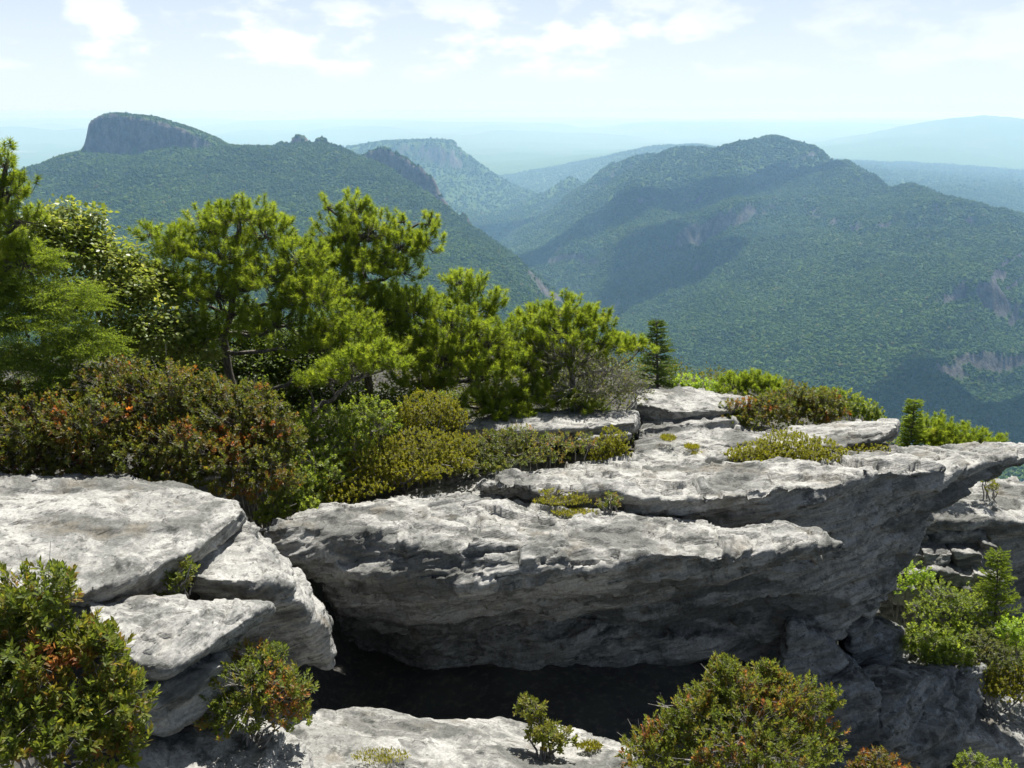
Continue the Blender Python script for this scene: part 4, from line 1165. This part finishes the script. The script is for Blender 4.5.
broadleaf('pale yellow green broad-leaved tree between the hemlock and the twisted pine', (130,470,11.6),
          [(45,228,11.7,34,18),(72,246,11.6,34,22),(30,262,11.7,30,20),(105,262,11.6,30,22),(95,215,11.8,12,8),(92,238,11.8,18,12),(140,290,11.5,36,24),(95,300,11.4,40,24),(160,325,11.3,38,24),(115,340,11.3,36,22),(185,350,11.4,28,20),(70,210,11.8,12,8),(140,262,11.8,16,12)], BROAD, spacing=0.105)
broadleaf('shaded small-leaved tree filling the gap under the twisted pine', (300,500,12.8),
          [(150,395,12.6,40,26),(210,400,12.8,44,30),(290,405,12.8,46,34),(350,415,13,40,30),(320,370,13,40,24),(250,370,12.9,40,24),(420,418,13.2,46,28),(180,360,12.8,30,24),(100,430,12.4,50,34),(30,430,12.4,50,34),(240,440,12.4,50,34),(340,450,12.8,50,30),(480,420,13.8,50,26),(560,410,14.4,40,24),(160,345,13,34,24),(290,350,13.2,34,26),(240,330,13.2,30,26),(345,330,13.6,30,24),(400,345,13.6,40,24)], DARKLEAF, leaf=(0.055, 0.022), spacing=0.095, tint=(0, 0.85))

# ---------------------------------------------------------------- shrubs behind the slabs
ro = dict(cat='shrub', mat=RED, leaf=(0.042, 0.0135), per=12, spacing=0.060, red=0.66, tint=(0.05, 1.0), rag=0.38, bare=160, twig_frac=0.6)
grp = 'reddish shrubs behind the broad slab'
shrub('reddish_shrub', 'wide rust and olive shrub at the left edge behind the broad flat slab', clumps=[(-30,425,9.5,60,40),(35,432,9.4,52,38),(85,432,9.3,46,40),(0,460,9.2,60,26),(70,466,9.2,50,22),(-70,450,9.4,60,40)], group=grp, **ro)
shrub('reddish_shrub', 'rust coloured shrub with the most bare twigs, middle of the thicket', clumps=[(120,392,9.9,46,32),(165,402,9.8,46,38),(130,452,9.4,50,34),(180,452,9.3,42,34),(150,478,9.1,50,18),(205,400,10.0,30,26)], group=grp, **ro)
shrub('reddish_shrub', 'reddest shrub, at the right end of the row above the broken block', clumps=[(240,425,9.7,42,36),(270,440,9.6,34,36),(225,462,9.3,44,34),(262,478,9.2,36,28),(250,400,9.9,28,20)], group=grp, **ro)

gr = dict(cat='shrub', leaf=(0.036, 0.0135), per=12, spacing=0.062, rag=0.28, low=-0.7)
shrub('green_shrub', 'fresh green shrub in the gap between the broad slab and the outcrop', mat=GREEN, clumps=[(300,490,9.6,26,26),(280,505,9.4,22,22),(320,470,9.9,30,24),(325,495,9.8,22,14),(300,506,9.3,26,10),(270,512,9.2,16,10)], base=at(300,520,9.7), ground=False, **gr)
shrub('green_shrub', 'light green leafy shrub below the leaning pine limb', mat=GREEN, clumps=[(330,425,10.6,34,24),(370,420,10.8,32,24),(300,440,10.3,28,24),(345,448,10.3,34,20)], base=at(335,462,10.8), ground=False, **gr)
cu = dict(cat='shrub', leaf=(0.021, 0.0080), per=15, spacing=0.040, rag=0.22, up=0.7, splay=(20, 75), twig_frac=0.08, low=-0.75)
cg = 'dense cushion shrubs'
shrub('cushion_shrub', 'rounded golden cushion shrub, tallest behind the outcrop', mat=CUSHION, clumps=[(428,410,11.1,32,20),(405,420,11.0,22,18),(450,418,11.1,18,16)], group=cg, **cu)
shrub('cushion_shrub', 'wide olive gold cushion shrub along the back of the outcrop', mat=CUSHION, clumps=[(360,487,9.75,30,9),(335,497,9.65,24,9),(415,471,9.95,34,9),(450,462,10.2,26,8),(375,462,10.2,36,24),(420,450,10.4,36,22),(340,478,10.0,30,18),(400,472,10.1,34,14),(455,448,10.6,24,16)], base=at(400,478,10.5), ground=False, group=cg, **cu)
shrub('grey_green_shrub', 'dull grey green low shrub between the golden cushion and the slab wedge', mat=OLIVE, clumps=[(480,468,10.35,30,6),(515,460,10.6,26,6),(465,452,10.9,34,18),(500,448,11.0,28,18),(440,462,10.6,30,14),(485,462,10.7,30,10)], base=at(475,466,11.0), ground=False, **gr)
shrub('leafy_plant', 'dark leafy plants with upright shoots under the pale wedge of slab', cat='shrub', mat=LEATHER, clumps=[(520,440,11.2,24,16),(552,444,11.15,24,14),(585,446,11.15,22,14),(535,455,11.0,36,10),(480,440,11.3,20,10)],
      leaf=(0.038, 0.009), per=9, spacing=0.085, tint=(0.1, 0.95), bare=30)
shrub('cushion_shrub', 'green cushion hanging over the step right of the pale wedge of slab', mat=MOSSY, clumps=[(612,442,11.2,16,16),(620,452,11.1,12,10),(600,455,11.1,12,8)], group=cg, **cu)
shrub('cushion_shrub', 'bright round mossy bush lying on top of the outcrop', mat=MOSSY, clumps=[(790,450,10.9,32,20),(762,453,10.95,28,13),(822,454,10.9,24,16),(740,455,11.0,18,8),(795,458,10.75,42,10)], base=at(790,466,10.9), ground=False, group=cg, **cu)
shrub('cushion_shrub', 'dark cushion in the shade under the pointed slab', mat=CUSHION, clumps=[(868,452,11.15,24,9),(848,456,11.1,16,7)], base=at(866,462,11.1), ground=False, group=cg, **cu)
shrub('twiggy_shrub', 'brownish half-bare shrub of silvery twigs left of the small spruce', cat='shrub', mat=OLIVE, clumps=[(575,365,12.5,36,26),(610,378,12.4,34,22),(580,392,12.2,34,18),(625,392,12.3,24,16),(550,352,12.6,24,18)],
      leaf=(0.032, 0.010), per=7, spacing=0.085, bare=420, twig_frac=0.9, rag=0.35, twig_r=0.003)
shrub('lime_shrub', 'small lime green shrub peeping over the highest slab by the spruce', cat='shrub', mat=LIME, clumps=[(688,382,13.8,18,9),(705,386,13.8,14,8)], leaf=(0.04, 0.014), per=9, spacing=0.08)
shrub('lime_shrub', 'lime green shrub among the short pines at the far edge', cat='shrub', mat=LIME, clumps=[(735,384,14.1,18,9),(718,388,14.0,12,7)], leaf=(0.04, 0.014), per=9, spacing=0.08)
rr2 = dict(ro); rr2['bare'] = 60
shrub('reddish_shrub', 'dark red shrub growing at the right end of the highest slab', clumps=[(748,412,12.5,24,14),(772,408,12.6,20,16),(735,420,12.4,16,8)], **rr2)
shrub('reddish_shrub', 'rusty shrub on the far edge sloping down to the pointed slab', clumps=[(795,402,13.3,28,18),(822,406,13.2,26,16),(808,416,13.0,34,10)], **rr2)
shrub('olive_shrub', 'yellow green shrub ending the far-edge row right of the rusty shrub', mat=GREEN, clumps=[(840,402,13.5,24,14),(862,410,13.4,20,10),(825,396,13.7,18,10),(875,416,13.3,12,6)], **gr)

# crack plants on the outcrop
gt = dict(cat='plant', leaf=(0.024, 0.007), per=9, spacing=0.05, rag=0.3, ground=False)
shrub('crack_plant', 'small dark plant in the cleft of the outcrop', mat=LEATHER, clumps=[(612,500,9.25,12,8),(602,505,9.2,8,6)], base=at(610,508,9.25), **gt)
shrub('crack_plant', 'yellowish tuft rooted in the cleft left of the small dark plant', mat=CUSHION, clumps=[(552,492,9.5,16,4),(575,496,9.4,14,4)], base=at(556,500,9.45), **gt)
shrub('crack_plant', 'green tuft on the edge of the shelf of rock beyond the point', mat=MOSSY, clumps=[(986,478,13.0,10,7),(992,488,12.8,7,10)], base=at(990,496,12.9), **gt)

# ---------------------------------------------------------------- foreground shrubs
fr = dict(cat='shrub', mat=LEATHER, fine=True)
shrub('leathery_bush', 'big leathery-leaved bush filling the lower left corner, some leaves red', clumps=[(30,600,4.9,46,36),(85,650,4.8,42,34),(20,660,4.7,60,40),(110,700,4.7,42,34),(45,725,4.5,60,38),(-50,640,4.8,60,50),(-40,730,4.6,60,50),(115,745,4.6,36,28)],
      leaf=(0.056, 0.0100), per=14, spacing=0.060, red=0.85, tint=(0.08, 1.0), splay=(15, 65), bare=60, base=at(30,800,4.9), ground=False, rag=0.42, **fr)
shrub('dark_shrub', 'dark reddish shrub below the tip of the tilted block', clumps=[(255,690,6.15,40,34),(285,690,6.2,28,26),(230,715,6.05,34,28),(258,660,6.35,28,22),(290,715,6.1,22,16)],
      leaf=(0.042, 0.0075), per=12, spacing=0.06, splay=(15, 65), red=1.0, tint=(0.0, 1.0), bare=60, base=at(250,752,6.1), ground=False, rag=0.42, **fr)
shrub('small_plant', 'small bright sprig on the low slab near the picture middle', clumps=[(533,712,6.75,14,18),(552,735,6.65,22,12),(522,702,6.8,8,8),(565,742,6.6,14,8),(540,728,6.65,14,14)],
      leaf=(0.036, 0.008), per=11, spacing=0.055, tint=(0.35, 0.75), base=at(545,752,6.65), ground=False, **fr)
shrub('round_bush', 'round green and rust bush at the bottom, right of the hollow', clumps=[(735,695,6.45,40,32),(790,698,6.4,36,26),(700,712,6.35,32,26),(672,735,6.3,30,24),(745,735,6.15,66,34),(650,752,6.2,32,22),(812,735,6.35,30,26),(770,675,6.5,18,14),(725,668,6.5,16,14),(828,700,6.45,16,14),(760,760,6.0,80,26)],
      leaf=(0.040, 0.0075), per=13, spacing=0.055, splay=(12, 60), red=0.8, tint=(0.15, 0.98), bare=140, base=at(735,800,6.4), ground=False, rag=0.42, **fr)
shrub('reddish_shrub', 'low rusty shrub at the bottom edge right of the round bush', cat='shrub', mat=RED, clumps=[(880,765,7.6,24,14),(858,772,7.6,16,10),(905,778,7.6,18,10)], leaf=(0.042, 0.010), per=11, spacing=0.06, red=1.0, tint=(0.3, 1), base=at(880,800,7.8), ground=False)
shrub('green_shrub', 'green shrub cut by the bottom edge in the right corner', cat='shrub', mat=GREEN, clumps=[(978,764,8.3,22,12),(1000,772,8.3,20,10)], leaf=(0.034, 0.010), per=11, spacing=0.06, base=at(985,800,8.5), ground=False)
shrub('crevice_plant', 'young plant in the crevice under the broad flat slab', clumps=[(178,580,6.95,16,14),(190,565,7.0,9,9),(165,596,6.9,12,8)],
      leaf=(0.042, 0.009), per=10, spacing=0.06, tint=(0.2, 0.75), base=at(178,604,6.9), ground=False, **fr)

# ---------------------------------------------------------------- slope on the right
rg = 'shrubs on the slope below the shelf'
for lab, m_, cl, lf in (
    ('bright yellow green shrub highest on the slope, under the fractured rocks', LIME, [(912,572,11.50,16,12),(900,585,11.30,14,10),(925,580,11.50,14,10)], (0.034, 0.012)),
    ('green shrub in the middle of the right slope, left of the bright fir', GREEN, [(940,600,11.10,26,20),(965,605,11.10,22,20),(925,612,10.90,20,14)], (0.034, 0.012)),
    ('large-leaved shrub above the dark boulder', GREEN, [(925,640,10.50,26,16),(955,635,10.70,24,16),(945,655,10.30,30,12)], (0.05, 0.018)),
    ('rust tinged shrub below the bright fir', OLIVE, [(985,645,10.50,24,16),(1005,660,10.30,24,16),(975,660,10.30,22,12)], (0.034, 0.012)),
    ('lime shrub cut by the right edge below the bright fir', LIME, [(1015,630,10.70,20,14),(1035,645,10.50,24,18)], (0.04, 0.014))):
    shrub('slope_shrub', lab, 'shrub', cl, m_, leaf=lf, per=10, spacing=0.075, rag=0.3, group=rg)
shrub('cushion_shrub', 'golden cushion spreading above the low slab at the right edge', mat=CUSHION, clumps=[(990,680,10.2,26,14),(1012,688,10.1,24,12),(975,672,10.3,18,10),(1030,676,10.2,22,14)], group=cg, **cu)
shrub('cushion_shrub', 'flat moss cushion on the fractured rocks', mat=CUSHION, clumps=[(935,563,12.9,12,4),(950,548,13.0,10,4)], base=at(938,568,12.9), ground=False, group=cg, **cu)

# moss and dry grass in the cracks (uncountable)
def tufts(name, label, cat, spots, mat, n, L, W):
    g = Geo()
    for px, py, y, rx, ry in spots:
        c = at(px, py, y); m = pxm(py, y)
        a = rng.uniform(0, 6.283, n); r = np.sqrt(rng.rand(n))
        p = c + np.stack((np.cos(a) * r * rx * m, np.sin(a) * r * ry * m * 2.2, rng.uniform(-0.03, 0.0, n)), 1)
        d = unit(rng.normal(size=(n, 3)) * 0.5 + np.array((0, 0, 1.0)))
        leaves(g, p, d, rng.normal(size=(n, 3)), L * rng.uniform(0.5, 1.2, n), W, rng.rand(n))
    o = g.build(name, mat, None)
    tag(o, label, cat, kind='stuff')
tufts('moss', 'yellow moss pads and short grass in cracks of the rock', 'moss', [(668,437,11.35,8,4),(692,446,11.2,8,3),(698,453,11.1,6,2),(810,468,10.75,10,2),(380,755,6.35,30,5),(345,738,6.75,14,3),(590,745,6.75,12,3),(562,500,9.35,30,5),(575,512,9.2,24,4)], CUSHION, 700, 0.035, 0.004)

# low heath covering the soil of the bench (uncountable)
g = Geo()
n = 5200
hx = rng.uniform(-9, 7.5, n); hy = rng.uniform(11.2, 19.0, n)
keep = fbm(np.stack((hx, hy, hx * 0), 1) / 0.9, 3, 44) > -0.22
hx, hy = hx[keep], hy[keep]; n = len(hx)
P = np.stack((hx, hy, ground_z(hx, hy)), 1); P[:, 2] += rng.uniform(0.05, 0.28, n)
per = 16
i = np.repeat(np.arange(n), per)
o = unit(rng.normal(size=(n * per, 3)) + np.array((0, 0, 0.6)))
leaves(g, P[i] + o * rng.uniform(0.02, 0.16, (n * per, 1)), o, rng.normal(size=(n * per, 3)), 0.05 * rng.uniform(0.6, 1.2, n * per), 0.016, np.clip(rng.rand(n)[i] * 0.6 + rng.rand(n * per) * 0.4, 0, 1))
tag(g.build('ground_cover', OLIVE, None), 'low heath and leaf litter covering the soil behind the rocks', 'ground cover', kind='stuff')
